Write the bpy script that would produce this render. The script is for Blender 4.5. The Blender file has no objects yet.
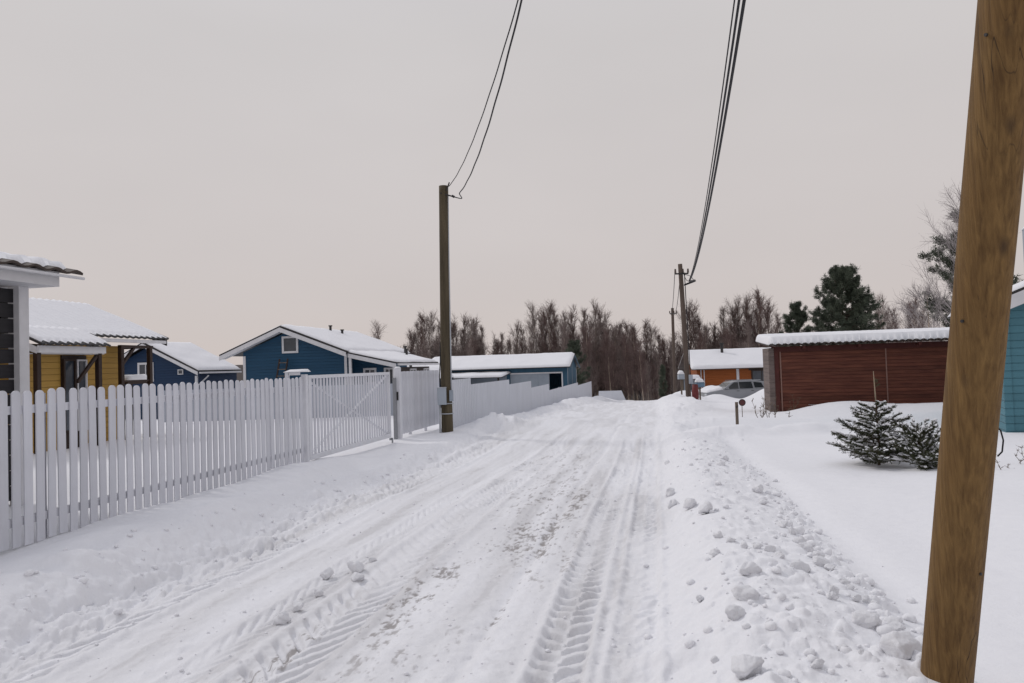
import bpy, math, random
import numpy as np

random.seed(7)
S = bpy.context.scene
COL = S.collection
K = 0.1898                                   # sideways drift of the road per metre ahead
RZ = -math.atan(K)                           # heading of everything laid out along the road
CA, SA = math.cos(RZ), math.sin(RZ)
EYE = 1.62

# ------------------------------------------------------------------ noise and terrain
def _hash(ix, iy, seed):
    n = (ix.astype(np.int64) * 374761393 + iy.astype(np.int64) * 668265263 + seed * 974711) & 0x7fffffff
    n = ((n ^ (n >> 13)) * 1274126177) & 0x7fffffff
    n = n ^ (n >> 16)
    return (n & 0xffff) / 65535.0

def vnoise(x, y, seed=0):
    ix = np.floor(x); iy = np.floor(y)
    fx = x - ix; fy = y - iy
    fx = fx * fx * fx * (fx * (fx * 6 - 15) + 10); fy = fy * fy * fy * (fy * (fy * 6 - 15) + 10)
    a = _hash(ix, iy, seed); b = _hash(ix + 1, iy, seed); c = _hash(ix, iy + 1, seed); d = _hash(ix + 1, iy + 1, seed)
    return (a + (b - a) * fx) * (1 - fy) + (c + (d - c) * fx) * fy - 0.5

def fbm(x, y, seed=0, octaves=4, gain=0.5):
    r = 0; a = 1.0
    for i in range(octaves):
        r = r + a * vnoise(x * 2 ** i + 17.3 * i, y * 2 ** i - 9.1 * i, seed + i); a *= gain
    return r

def sst(a, b, x):
    t = np.clip((x - a) / (b - a), 0, 1); return t * t * (3 - 2 * t)

def splus(x, w): return w * np.logaddexp(0, x / w)
def gauss(x, w): return np.exp(-(x / w) ** 2)

def base_z(Y):
    return -0.036 * splus(Y - 20, 3) - 0.10 * splus(Y - 74, 4) + 0.136 * splus(Y - 112, 5)

def terrain(X, Y, fine=True):
    """height of the snow; all the road features run along the road, at lateral offset q"""
    q = X - K * Y
    wob = 0.35 * vnoise(Y * 0.35, Y * 0 + 3.3, 41)
    z = base_z(Y)
    # far rise under the woods
    r = X / np.maximum(Y, 1)
    gap = gauss(r - 0.205, 0.05)
    ht = 11.5 - 8.0 * gap + 1.5 * vnoise(X * 0.03, Y * 0.0 + 5, 3)
    z = z + ht * sst(135 + 150 * gap, 270 + 170 * gap, Y)
    # drifts over the whole field
    z = z + 0.10 * vnoise(X * 0.22, Y * 0.2, 5) + 0.045 * vnoise(X * 0.8, Y * 0.7, 6) + .014 * vnoise(X * 2.6, Y * 1.5, 7)
    near = 1 - sst(60, 80, Y)
    # driven road, a little lower than the fields
    road = sst(-4.9 + wob * .5, -4.35 + wob * .5, q) * (1 - sst(-0.15 + wob * .4, 0.45 + wob * .4, q))
    z = z - (0.12 * road) * near
    # left bank: between fence and road, running out at the gate
    qb = np.interp(Y, [3, 5.4, 8, 13, 16], [-4.55, -4.75, -5.15, -5.6, -5.9])
    lb = 1 - sst(13, 15.5, Y)
    crest = gauss(np.where(q < qb, (q - qb) / 0.9, (q - qb) / 0.35), 1.0)
    z = z + lb * crest * (0.15 + 0.07 * vnoise(Y * 1.1, q * 0.8, 9) + .10 * vnoise(Y * 3.1, q * 2.2, 10))
    z = z - lb * 0.05 * sst(qb, qb + 0.7, q) * (1 - sst(-4.3, -3.8, q))
    # left bank beyond the pole, along the sheet metal fence
    l2 = sst(20.3, 23, Y) * near
    z = z + l2 * gauss(q + 4.75, 0.75) * (0.14 + .30 * sst(24, 44, Y) + 0.16 * vnoise(Y * 0.45, q * .3, 12) + 0.08 * vnoise(Y * 1.3, q * 1.1, 13))
    z = z + gauss(q + 4.6, .8) * gauss(Y - 21.6, 1.6) * 0.22
    z = z + l2 * gauss(q + 3.3, 1.0) * 0.16 * (0.6 + vnoise(Y * .5, q * .5, 14))
    # right bank: ploughed ridge with lumps
    rb = (1 - sst(15.5, 18.0, Y))
    z = z + rb * 0.16 * gauss(np.where(q < 0.55, (q - 0.55) / 0.5, (q - 0.55) / 0.75), 1.0) * (1 + 0.7 * vnoise(Y * .6, q * .6, 20))
    rb2 = sst(25, 31, Y) * near
    z = z + rb2 * gauss(q - 1.2, 1.0) * (0.22 + 0.4 * vnoise(Y * .35, q * .3, 22))
    # shallow trench where the ridge meets the untouched snow
    z = z - rb * 0.05 * gauss(q - 1.42 + .2 * vnoise(Y * .5, Y * 0, 23), 0.22)
    # drive crossing to the right
    dv = sst(0.3, 1.4, q) * (1 - sst(16, 22, q))
    z = z - dv * 0.20 * sst(17.3, 18.0, Y + 0.25 * vnoise(X, Y, 24)) * (1 - sst(19.8, 21.2, Y))
    z = z + dv * (1 - sst(3, 7, q) * .6) * 0.17 * (1 + .9 * vnoise(X * 2, Y * 2, 25)) * gauss(Y - 16.9, 0.32) + dv * .05 * gauss(Y - 21.4, .5)
    # the untouched field on the right rises towards the young spruces
    z = z + 0.10 * sst(1.6, 4.0, q) * (1 - sst(13, 16.5, Y)) * sst(3, 6, Y) * sst(0.5, 3.5, q)
    # drifts against the red shed, in front of the parked car and round the far pole
    z = z + 0.34 * gauss((X - 10.2) / 1.4, 1) * gauss((Y - 24.0) / 1.0, 1) + 0.22 * gauss((X - 12.9) / 2.2, 1) * gauss((Y - 23.4) / 1.2, 1)
    z = z + 0.75 * gauss((X - 15.9) / 1.2, 1) * gauss((Y - 47.0) / 1.5, 1)
    z = z + 0.42 * gauss((X - 12.6) / 1.0, 1) * gauss((Y - 47.2) / 1.2, 1) + 0.30 * gauss((X - 8.9) / 1.5, 1) * gauss((Y - 43.0) / 1.6, 1) + 0.5 * gauss((X - 10.6) / 1.0, 1) * gauss((Y - 46.0) / 1.5, 1)
    z = z + 0.04 * gauss(np.hypot(X - 1.86, Y - 3.62) - .10, .16) - .05 * gauss(np.hypot(X - 5.3, Y - 10.6) / .55, 1)
    if not fine: return z
    return z + detail(X, Y, q, road, near)

def detail(X, Y, q, road, near):
    vis = 1 - sst(35, 60, Y)
    z = 0.0
    rough = gauss(q - 0.1, 0.7) * .38 + gauss(q - 0.8, 0.5) * .42 + gauss(q + 4.45, 0.5) * 1.1 + 0.25 * road
    rough = np.clip(rough, 0, 1.2)
    z = z + vis * rough * (0.030 * fbm(X * 4, Y * 4, 60, 3, .55) + .016 * fbm(X * 17, Y * 13, 61, 2, .5) + .045 * (.22 - np.abs(fbm(X * 7, Y * 6, 62, 3, .55))))
    n = fbm(X * 2.6, Y * 2.6, 66, 4, .55)
    z = z + vis * rough * 0.13 * np.maximum(n - 0.10, 0)
    far_r = sst(19, 24, Y) * near * sst(-6, -4, q) * (1 - sst(1.5, 3, q))
    z = z + far_r * 0.10 * fbm(X * 1.1, Y * 0.9, 70, 3)
    # tyre tracks with lugs
    for q0, w, amp, pitch, y0, y1, chev, shp, sd in TRACKS:
        qq = q - q0 - 0.10 * vnoise(Y * 0.16, Y * 0 + sd, 80 + sd)
        t = qq / (w * 0.5)
        win = sst(y0, y0 + 1.0, Y) * (1 - sst(y1 - 2.5, y1, Y))
        prof = 1 - sst(0.82, 1.12, np.abs(t))
        half = np.where(t > 0, 0.5, 0.0)
        ph = (Y / pitch + half - chev * np.abs(t) + .35 * vnoise(Y * 2.5, q * 5, 97 + sd))
        lug = 0.5 + 0.5 * np.cos(2 * math.pi * ph)
        lug = sst(shp - .1, shp + .35, lug)
        mid = gauss(t, 0.16)
        wear = np.clip(0.70 + 2.0 * vnoise(Y * .9, q * 1.2, 90 + sd) + 1.0 * vnoise(Y * 4, q * 6, 95 + sd), 0.30, 1.25)
        z = z + win * amp * prof * wear * (-1.0 * lug * (1 - mid * .6) - 0.15)
        z = z + win * amp * 0.55 * gauss(np.abs(t) - 1.2, 0.22)
    # smooth sledge-like scrapes down the middle
    for q0, w, amp in ((-1.62, .16, .012), (-1.15, .05, -.02), (-0.98, .2, .010), (-2.75, .25, -.012), (-3.3, .2, .012)):
        z = z + road * vis * amp * gauss(q - q0 - .05 * vnoise(Y * .3, Y * 0, 33), w)
    return z

TRACKS = [  # q, width, depth, lug pitch, from, to, chevron, groove sharpness, seed
    (-0.60, 0.30, .034, .17, 3.0, 19, .60, .35, 1), (-0.20, 0.27, .030, .17, 3.4, 20, .45, .35, 2),
    (-2.25, 0.46, .030, .20, 2.5, 20, 1.7, .55, 3), (-3.92, 0.50, .052, .24, 3.0, 20, 2.0, .60, 4),
    (-2.78, 0.22, .012, .2, 3.5, 15, 1.5, .5, 5), (-4.32, 0.24, .024, .24, 5.0, 16, 1.5, .5, 6), (-1.45, .2, .010, .18, 8, 18, .6, .4, 8)]

def ground_at(x, y):
    return float(terrain(np.array([x], float), np.array([y], float), False)[0])

# ------------------------------------------------------------------ materials
def mat(name, col, rough=.7, var=.15, scale=6.0, stretch=(1, 1, 1), bump=.15, bdist=.01, col2=None, metal=0.0, spec=.3, detail=5):
    m = bpy.data.materials.new(name); m.use_nodes = True
    nt = m.node_tree; b = nt.nodes['Principled BSDF']
    b.inputs['Roughness'].default_value = rough; b.inputs['Metallic'].default_value = metal
    b.inputs['Specular IOR Level'].default_value = spec
    tc = nt.nodes.new('ShaderNodeTexCoord'); mp = nt.nodes.new('ShaderNodeMapping')
    mp.inputs['Scale'].default_value = stretch
    nt.links.new(tc.outputs['Object'], mp.inputs['Vector'])
    nz = nt.nodes.new('ShaderNodeTexNoise'); nz.inputs['Scale'].default_value = scale; nz.inputs['Detail'].default_value = detail
    nz.inputs['Roughness'].default_value = .62
    nt.links.new(mp.outputs[0], nz.inputs['Vector'])
    rp = nt.nodes.new('ShaderNodeValToRGB')
    c1 = [max(0, c * (1 - var)) for c in col]; c2 = col2 or [min(1, c * (1 + var)) for c in col]
    rp.color_ramp.elements[0].position = .3; rp.color_ramp.elements[1].position = .7
    rp.color_ramp.elements[0].color = (*c1, 1); rp.color_ramp.elements[1].color = (*c2, 1)
    nt.links.new(nz.outputs['Fac'], rp.inputs[0]); nt.links.new(rp.outputs[0], b.inputs['Base Color'])
    if bump:
        bp = nt.nodes.new('ShaderNodeBump'); bp.inputs['Strength'].default_value = bump; bp.inputs['Distance'].default_value = bdist
        nt.links.new(nz.outputs['Fac'], bp.inputs['Height']); nt.links.new(bp.outputs[0], b.inputs['Normal'])
    m['_n'] = 1
    return m

def boards(name, col, period=.14, axis='Z', rough=.7, var=.2, gap=.10, scale=3.0, stretch=(.3, .3, 8), tint=None):
    """painted or bare boards: a groove every period along the axis, each board a slightly different shade"""
    m = mat(name, col, rough, var, scale, stretch, 0, col2=tint)
    nt = m.node_tree; b = nt.nodes['Principled BSDF']; N = nt.nodes; Lk = nt.links
    tc = [n for n in N if n.type == 'TEX_COORD'][0]; rp = [n for n in N if n.type == 'VALTORGB'][0]
    sp = N.new('ShaderNodeSeparateXYZ'); Lk.new(tc.outputs['Object'], sp.inputs[0])
    dv = N.new('ShaderNodeMath'); dv.operation = 'DIVIDE'; dv.inputs[1].default_value = period; Lk.new(sp.outputs[axis], dv.inputs[0])
    fr = N.new('ShaderNodeMath'); fr.operation = 'FRACT'; Lk.new(dv.outputs[0], fr.inputs[0])
    fl = N.new('ShaderNodeMath'); fl.operation = 'FLOOR'; Lk.new(dv.outputs[0], fl.inputs[0])
    wn = N.new('ShaderNodeTexWhiteNoise'); wn.noise_dimensions = '1D'; Lk.new(fl.outputs[0], wn.inputs['W'])
    hs = N.new('ShaderNodeHueSaturation'); mr = N.new('ShaderNodeMapRange')
    mr.inputs['To Min'].default_value = 1 - var; mr.inputs['To Max'].default_value = 1 + var
    Lk.new(wn.outputs['Value'], mr.inputs['Value']); Lk.new(mr.outputs[0], hs.inputs['Value']); Lk.new(rp.outputs[0], hs.inputs['Color'])
    Lk.new(hs.outputs[0], b.inputs['Base Color'])
    cr = N.new('ShaderNodeValToRGB'); e = cr.color_ramp.elements
    e[0].position = 0; e[0].color = (0, 0, 0, 1); e[1].position = gap; e[1].color = (1, 1, 1, 1)
    x = e.new(1 - gap * .4); x.color = (.8, .8, .8, 1); x = e.new(1.0); x.color = (0, 0, 0, 1)
    Lk.new(fr.outputs[0], cr.inputs[0])
    bp = N.new('ShaderNodeBump'); bp.inputs['Strength'].default_value = .9; bp.inputs['Distance'].default_value = .02
    Lk.new(cr.outputs[0], bp.inputs['Height']); Lk.new(bp.outputs[0], b.inputs['Normal'])
    return m

def snow_mat(name, ground=False):
    m = bpy.data.materials.new(name); m.use_nodes = True
    nt = m.node_tree; N = nt.nodes; Lk = nt.links; b = N['Principled BSDF']
    b.inputs['Roughness'].default_value = .75; b.inputs['Specular IOR Level'].default_value = .2
    tc = N.new('ShaderNodeTexCoord')
    n1 = N.new('ShaderNodeTexNoise'); n1.inputs['Scale'].default_value = 70; n1.inputs['Detail'].default_value = 4
    n2 = N.new('ShaderNodeTexNoise'); n2.inputs['Scale'].default_value = 9; n2.inputs['Detail'].default_value = 5
    for n in (n1, n2): Lk.new(tc.outputs['Object'], n.inputs['Vector'])
    b1 = N.new('ShaderNodeBump'); b1.inputs['Strength'].default_value = .55; b1.inputs['Distance'].default_value = .006
    b2 = N.new('ShaderNodeBump'); b2.inputs['Strength'].default_value = .30; b2.inputs['Distance'].default_value = .03
    Lk.new(n1.outputs['Fac'], b1.inputs['Height']); Lk.new(n2.outputs['Fac'], b2.inputs['Height'])
    Lk.new(b2.outputs[0], b1.inputs['Normal']); Lk.new(b1.outputs[0], b.inputs['Normal'])
    mx = N.new('ShaderNodeMix'); mx.data_type = 'RGBA'
    mx.inputs[6].default_value = (.755, .757, .79, 1); mx.inputs[7].default_value = (.815, .816, .84, 1)
    Lk.new(n2.outputs['Fac'], mx.inputs[0]); out = mx.outputs[2]
    if ground:
        at = N.new('ShaderNodeAttribute'); at.attribute_name = 'dirt'
        pk = N.new('ShaderNodeAttribute'); pk.attribute_name = 'packed'
        wd = N.new('ShaderNodeAttribute'); wd.attribute_name = 'wood'
        m0 = N.new('ShaderNodeMix'); m0.data_type = 'RGBA'; m0.inputs[7].default_value = (.69, .688, .708, 1)
        Lk.new(pk.outputs['Fac'], m0.inputs[0]); Lk.new(out, m0.inputs[6])
        m1 = N.new('ShaderNodeMix'); m1.data_type = 'RGBA'; m1.inputs[7].default_value = (.20, .175, .165, 1)
        Lk.new(at.outputs['Fac'], m1.inputs[0]); Lk.new(m0.outputs[2], m1.inputs[6])
        m2 = N.new('ShaderNodeMix'); m2.data_type = 'RGBA'
        n3 = N.new('ShaderNodeTexNoise'); n3.inputs['Scale'].default_value = .35; n3.inputs['Detail'].default_value = 6
        Lk.new(tc.outputs['Object'], n3.inputs['Vector'])
        r3 = N.new('ShaderNodeValToRGB'); r3.color_ramp.elements[0].color = (.028, .019, .017, 1); r3.color_ramp.elements[1].color = (.06, .045, .04, 1)
        Lk.new(n3.outputs['Fac'], r3.inputs[0]); Lk.new(r3.outputs[0], m2.inputs[7])
        Lk.new(wd.outputs['Fac'], m2.inputs[0]); Lk.new(m1.outputs[2], m2.inputs[6])
        out = m2.outputs[2]
    Lk.new(out, b.inputs['Base Color'])
    return m

M = {}
M['snow'] = snow_mat('snow'); M['ground'] = snow_mat('ground_snow', True)
M['white'] = mat('white_paint', (.66, .67, .72), .55, .05, 5, (1, 1, .4), .06)
M['picket'] = mat('picket_paint', (.63, .64, .69), .5, .07, 7, (1, 1, .25), .08)
M['trim'] = mat('white_trim', (.62, .62, .64), .6, .06, 4)
nt_ = M['picket'].node_tree; oi_ = nt_.nodes.new('ShaderNodeObjectInfo'); mr_ = nt_.nodes.new('ShaderNodeMapRange'); hv_ = nt_.nodes.new('ShaderNodeHueSaturation')
mr_.inputs['To Min'].default_value = .90; mr_.inputs['To Max'].default_value = 1.05; nt_.links.new(oi_.outputs['Random'], mr_.inputs['Value']); nt_.links.new(mr_.outputs[0], hv_.inputs['Value'])
pb_ = nt_.nodes['Principled BSDF']; nt_.links.new(pb_.inputs['Base Color'].links[0].from_socket, hv_.inputs['Color']); nt_.links.new(hv_.outputs[0], pb_.inputs['Base Color'])
M['post'] = mat('gate_white', (.68, .69, .73), .5, .05, 5)
M['sheet'] = mat('sheet_metal', (.60, .62, .67), .5, .05, 1.5, (1, 1, .3), .03)
M['sheet2'] = mat('sheet_metal_dull', (.38, .41, .47), .55, .06, 1.5, (1, 1, .3), .03)
M['slat_dark'] = mat('dark_boards', (.016, .015, .018), .5, .3, 5, (.3, .3, 4))
M['roof_dark'] = mat('dark_roof_tin', (.035, .033, .034), .5, .2, 4)
M['roof_rust'] = mat('brown_roof_tin', (.060, .045, .038), .6, .3, 6)
M['ochre'] = boards('ochre_boards', (.39, .235, .055), .145, 'Z', .6, .05, .08)
M['brown'] = mat('dark_brown_timber', (.030, .017, .013), .5, .2, 6)
M['blue'] = boards('blue_boards', (.012, .058, .115), .15, 'Z', .6, .06, .08)
M['blue2'] = boards('deep_blue_boards', (.010, .032, .080), .15, 'Z', .6, .06, .08)
M['gblue'] = boards('garage_blue_boards', (.035, .100, .160), .22, 'X', .6, .07, .06, stretch=(8, 1, .3))
M['gpanel'] = mat('garage_grey_panel', (.30, .34, .39), .6, .07, 2)
M['black'] = mat('dark_interior', (.010, .010, .012), .8, .2, 3, bump=0)
M['glass'] = mat('window_glass', (.045, .055, .070), .12, .3, 1.2, bump=0, spec=.6)
M['red'] = boards('red_brown_boards', (.088, .024, .016), .115, 'Z', .7, .16, .12, 1.6, (.9, .9, 7), tint=(.160, .054, .032))
M['redtrim'] = mat('dark_red_board', (.075, .020, .016), .7, .2, 6)
M['logend'] = boards('weathered_log_ends', (.150, .118, .108), .15, 'Z', .8, .15, .3)
M['pale'] = mat('pale_strip', (.24, .14, .115), .7, .1, 5)
M['orange'] = boards('orange_logs', (.26, .072, .014), .19, 'Z', .6, .12, .2, 2, (.4, .4, 6))
M['teal'] = boards('teal_boards', (.075, .195, .245), .15, 'Z', .6, .06, .1)
M['oldpole'] = mat('old_pole_wood', (.080, .064, .040), .85, .45, 5, (1.5, 1.5, .12), .5, .01, detail=8)
M['farpole'] = mat('grey_pole_wood', (.105, .080, .066), .85, .3, 5, (1.5, 1.5, .15), .4, .01)
M['steel'] = mat('dull_steel', (.30, .31, .33), .45, .1, 5, metal=.6)
M['box'] = mat('meter_box_grey', (.36, .40, .45), .45, .05, 3)
M['cable'] = mat('black_cable', (.016, .016, .020), .6, .2, 8, bump=0)
M['pipe'] = mat('conduit_grey', (.42, .44, .47), .5, .08, 4)
M['porc'] = mat('insulator', (.10, .075, .065), .4, .1, 4)
M['twig'] = mat('reddish_twigs', (.150, .104, .095), .9, .30, .6, bump=0)
M['twig2'] = mat('greyish_twigs', (.24, .195, .18), .9, .25, .6, bump=0)
M['twigp'] = mat('frosted_twigs', (.34, .31, .31), .9, .25, 1.2, bump=0)
M['bark'] = mat('pale_bark', (.38, .31, .25), .9, .4, 2, (1, 1, .3), .2)
M['barkd'] = mat('pine_bark', (.085, .055, .040), .9, .3, 3, (1, 1, .3), .2)
M['wood_mass'] = mat('wood_mass', (.075, .057, .052), .95, .35, .15, bump=0, col2=(.125, .095, .088))
M['hill_mass'] = mat('hill_mass', (.050, .050, .055), .95, .25, .1, bump=0)
M['needle'] = mat('pine_needles', (.050, .072, .050), .7, .45, .9, bump=0, col2=(.115, .135, .095))
M['needle2'] = mat('spruce_needles', (.032, .050, .024), .7, .4, 9, bump=0, col2=(.100, .112, .058))
M['dry'] = mat('dry_stem', (.12, .085, .06), .9, .3, 8, bump=0)
M['leader'] = mat('pale_leader', (.30, .24, .17), .8, .2, 8)
M['carbody'] = mat('silver_paint', (.24, .25, .27), .3, .04, 2, bump=0, metal=.35, spec=.5)
M['carglass'] = mat('car_glass', (.020, .024, .028), .08, .2, 2, bump=0, spec=.7)
M['rubber'] = mat('tyre_rubber', (.018, .018, .019), .8, .2, 8)
M['redpl'] = mat('red_plastic', (.13, .026, .026), .6, .2, 6)
M['maroon'] = mat('dark_red_disc', (.10, .035, .035), .5, .15, 6)
M['mailblue'] = mat('faded_blue_tin', (.13, .215, .300), .5, .12, 4)
M['stake'] = mat('weathered_stake', (.15, .12, .095), .9, .3, 6, (1, 1, .2))
M['lamp'] = mat('headlight_plastic', (.55, .57, .60), .15, .05, 4, bump=0, spec=.7)

def pole_material():
    m = bpy.data.materials.new('treated_pine_pole'); m.use_nodes = True
    nt = m.node_tree; N = nt.nodes; Lk = nt.links; b = N['Principled BSDF']
    b.inputs['Roughness'].default_value = .72; b.inputs['Specular IOR Level'].default_value = .25
    tc = N.new('ShaderNodeTexCoord')
    def noise(scale, st, det=6, dist=0.0):
        mp = N.new('ShaderNodeMapping'); mp.inputs['Scale'].default_value = st; Lk.new(tc.outputs['Object'], mp.inputs[0])
        n = N.new('ShaderNodeTexNoise'); n.inputs['Scale'].default_value = scale; n.inputs['Detail'].default_value = det
        n.inputs['Distortion'].default_value = dist; Lk.new(mp.outputs[0], n.inputs['Vector']); return n
    grain = noise(62, (1, 1, .040), 9, .6); blot = noise(4.2, (1, 1, 1.1), 6, .5); fine = noise(190, (1, 1, .06), 4)
    r1 = N.new('ShaderNodeValToRGB'); e = r1.color_ramp.elements
    e[0].position = .30; e[0].color = (.115, .064, .023, 1); e[1].position = .72; e[1].color = (.225, .134, .050, 1)
    Lk.new(grain.outputs['Fac'], r1.inputs[0])
    r2 = N.new('ShaderNodeValToRGB'); e = r2.color_ramp.elements
    e[0].position = .36; e[0].color = (.80, .76, .70, 1); e[1].position = .62; e[1].color = (1.0, 1.0, .97, 1)
    Lk.new(blot.outputs['Fac'], r2.inputs[0])
    mu = N.new('ShaderNodeMix'); mu.data_type = 'RGBA'; mu.blend_type = 'MULTIPLY'; mu.inputs[0].default_value = .85
    Lk.new(r1.outputs[0], mu.inputs[6]); Lk.new(r2.outputs[0], mu.inputs[7])
    # knots
    mp = N.new('ShaderNodeMapping'); mp.inputs['Scale'].default_value = (5.5, 5.5, 2.9); mp.inputs['Location'].default_value = (.3, .1, .45); Lk.new(tc.outputs['Object'], mp.inputs[0])
    vo = N.new('ShaderNodeTexVoronoi'); vo.inputs['Scale'].default_value = 1.0; Lk.new(mp.outputs[0], vo.inputs['Vector'])
    rk = N.new('ShaderNodeValToRGB'); e = rk.color_ramp.elements
    e[0].position = .05; e[0].color = (1, 1, 1, 1); e[1].position = .17; e[1].color = (0, 0, 0, 1)
    Lk.new(vo.outputs['Distance'], rk.inputs[0])
    mk = N.new('ShaderNodeMix'); mk.data_type = 'RGBA'; mk.inputs[7].default_value = (.045, .026, .014, 1)
    sc = N.new('ShaderNodeMath'); sc.operation = 'MULTIPLY'; sc.inputs[1].default_value = .75; Lk.new(rk.outputs[0], sc.inputs[0])
    Lk.new(sc.outputs[0], mk.inputs[0]); Lk.new(mu.outputs[2], mk.inputs[6])
    # drying cracks: thin dark lines along the grain
    cr = noise(13, (1, 1, .10), 2, .8); rc = N.new('ShaderNodeValToRGB'); e = rc.color_ramp.elements
    e[0].position = .488; e[0].color = (0, 0, 0, 1); e[1].position = .512; e[1].color = (0, 0, 0, 1); x = e.new(.50); x.color = (1, 1, 1, 1)
    Lk.new(cr.outputs['Fac'], rc.inputs[0])
    gate = noise(2.1, (1, 1, .6), 2); rg_ = N.new('ShaderNodeValToRGB'); rg_.color_ramp.elements[0].position = .50; rg_.color_ramp.elements[1].position = .60; Lk.new(gate.outputs['Fac'], rg_.inputs[0])
    cm = N.new('ShaderNodeMath'); cm.operation = 'MULTIPLY'; Lk.new(rc.outputs[0], cm.inputs[0]); Lk.new(rg_.outputs[0], cm.inputs[1])
    mc = N.new('ShaderNodeMix'); mc.data_type = 'RGBA'; mc.inputs[7].default_value = (.028, .017, .009, 1)
    Lk.new(cm.outputs[0], mc.inputs[0]); Lk.new(mk.outputs[2], mc.inputs[6]); Lk.new(mc.outputs[2], b.inputs['Base Color'])
    bp = N.new('ShaderNodeBump'); bp.inputs['Strength'].default_value = .6; bp.inputs['Distance'].default_value = .006
    ad = N.new('ShaderNodeMath'); ad.operation = 'ADD'; Lk.new(grain.outputs['Fac'], ad.inputs[0]); Lk.new(fine.outputs['Fac'], ad.inputs[1])
    Lk.new(ad.outputs[0], bp.inputs['Height']); Lk.new(bp.outputs[0], b.inputs['Normal'])
    return m
M['pole'] = pole_material()

# ------------------------------------------------------------------ mesh helpers
class MB:
    def __init__(s): s.v = []; s.f = []
    def add(s, vs, fs):
        o = len(s.v); s.v += [tuple(map(float, p)) for p in vs]; s.f += [tuple(i + o for i in f) for f in fs]; return s
    def box(s, x0, x1, y0, y1, z0, z1, b=0.0):
        if b <= 0:
            vs = [(x0, y0, z0), (x1, y0, z0), (x1, y1, z0), (x0, y1, z0), (x0, y0, z1), (x1, y0, z1), (x1, y1, z1), (x0, y1, z1)]
            return s.add(vs, [(3, 2, 1, 0), (4, 5, 6, 7), (0, 1, 5, 4), (1, 2, 6, 5), (2, 3, 7, 6), (3, 0, 4, 7)])
        prof = [(x0 + b, y0), (x1 - b, y0), (x1, y0 + b), (x1, y1 - b), (x1 - b, y1), (x0 + b, y1), (x0, y1 - b), (x0, y0 + b)]
        return s.prism([(p[0], p[1]) for p in prof], z0, z1)
    def prism(s, poly, z0, z1, plane='xy'):
        n = len(poly)
        def P(a, b, c): return (a, b, c) if plane == 'xy' else ((a, c, b) if plane == 'xz' else (c, a, b))
        vs = [P(a, b, z0) for a, b in poly] + [P(a, b, z1) for a, b in poly]
        fs = [tuple(reversed(range(n))), tuple(range(n, 2 * n))] + [(i, (i + 1) % n, n + (i + 1) % n, n + i) for i in range(n)]
        if plane == 'xz': fs = [tuple(reversed(f)) for f in fs]
        return s.add(vs, fs)
    def hexa(s, c):       # eight corners: bottom four, top four
        return s.add(c, [(3, 2, 1, 0), (4, 5, 6, 7), (0, 1, 5, 4), (1, 2, 6, 5), (2, 3, 7, 6), (3, 0, 4, 7)])
    def bar(s, p0, p1, w, h, up=(0, 0, 1)):
        p0 = np.array(p0, float); p1 = np.array(p1, float); d = p1 - p0; d /= np.linalg.norm(d)
        sd = np.cross(d, up); sd = sd / np.linalg.norm(sd); u = np.cross(sd, d)
        c = [];
        for p in (p0, p1): c += [p - sd * w / 2 - u * h / 2, p + sd * w / 2 - u * h / 2, p + sd * w / 2 + u * h / 2, p - sd * w / 2 + u * h / 2]
        return s.add(c, [(3, 2, 1, 0), (4, 5, 6, 7), (0, 1, 5, 4), (1, 2, 6, 5), (2, 3, 7, 6), (3, 0, 4, 7)])
    def tube(s, path, rad, n=8, caps=True):
        P = np.array(path, float); R = np.full(len(P), rad) if np.isscalar(rad) else np.array(rad, float)
        vs = []; T = np.gradient(P, axis=0); T /= np.linalg.norm(T, axis=1)[:, None] + 1e-9
        ref = np.array([0, 0, 1.0]) if abs(T[0][2]) < .9 else np.array([1.0, 0, 0])
        a = np.cross(T[0], ref)
        for i in range(len(P)):
            a = a - T[i] * np.dot(a, T[i]); a /= np.linalg.norm(a); b = np.cross(T[i], a)
            for j in range(n):
                t = 2 * math.pi * j / n; vs.append(P[i] + R[i] * (math.cos(t) * a + math.sin(t) * b))
        fs = [(i * n + j, i * n + (j + 1) % n, (i + 1) * n + (j + 1) % n, (i + 1) * n + j) for i in range(len(P) - 1) for j in range(n)]
        fs = [tuple(reversed(f)) for f in fs]
        if caps: fs += [tuple(range(n)), tuple(reversed(range((len(P) - 1) * n, len(P) * n)))]
        return s.add(vs, fs)
    def build(s, name, m, parent=None, smooth=False, loc=None):
        me = bpy.data.meshes.new(name); me.from_pydata(s.v, [], s.f); me.materials.append(M[m] if isinstance(m, str) else m)
        if smooth: me.polygons.foreach_set('use_smooth', [True] * len(me.polygons))
        me.update()
        return link(name, me, parent, loc)

def link(name, me, parent=None, loc=None):
    o = bpy.data.objects.new(name, me); COL.objects.link(o)
    if parent: o.parent = parent
    if loc is not None: o.location = loc
    return o

def np_mesh(name, V, Fc, m, parent=None, smooth=False, loc=None):
    """fast mesh from numpy arrays; Fc has three or four columns"""
    me = bpy.data.meshes.new(name); V = np.asarray(V, np.float32); Fc = np.asarray(Fc, np.int32); n, k = Fc.shape
    me.vertices.add(len(V)); me.vertices.foreach_set('co', V.ravel())
    me.loops.add(n * k); me.loops.foreach_set('vertex_index', Fc.ravel())
    me.polygons.add(n); me.polygons.foreach_set('loop_start', np.arange(0, n * k, k, dtype=np.int32))
    me.polygons.foreach_set('use_smooth', np.full(n, smooth))
    me.materials.append(M[m] if isinstance(m, str) else m); me.update(calc_edges=True); me.validate()
    return link(name, me, parent, loc)

def tag(o, label=None, cat=None, group=None, kind=None):
    if label: o['label'] = label
    if cat: o['category'] = cat
    if group: o['group'] = group
    if kind: o['kind'] = kind
    return o

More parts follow.
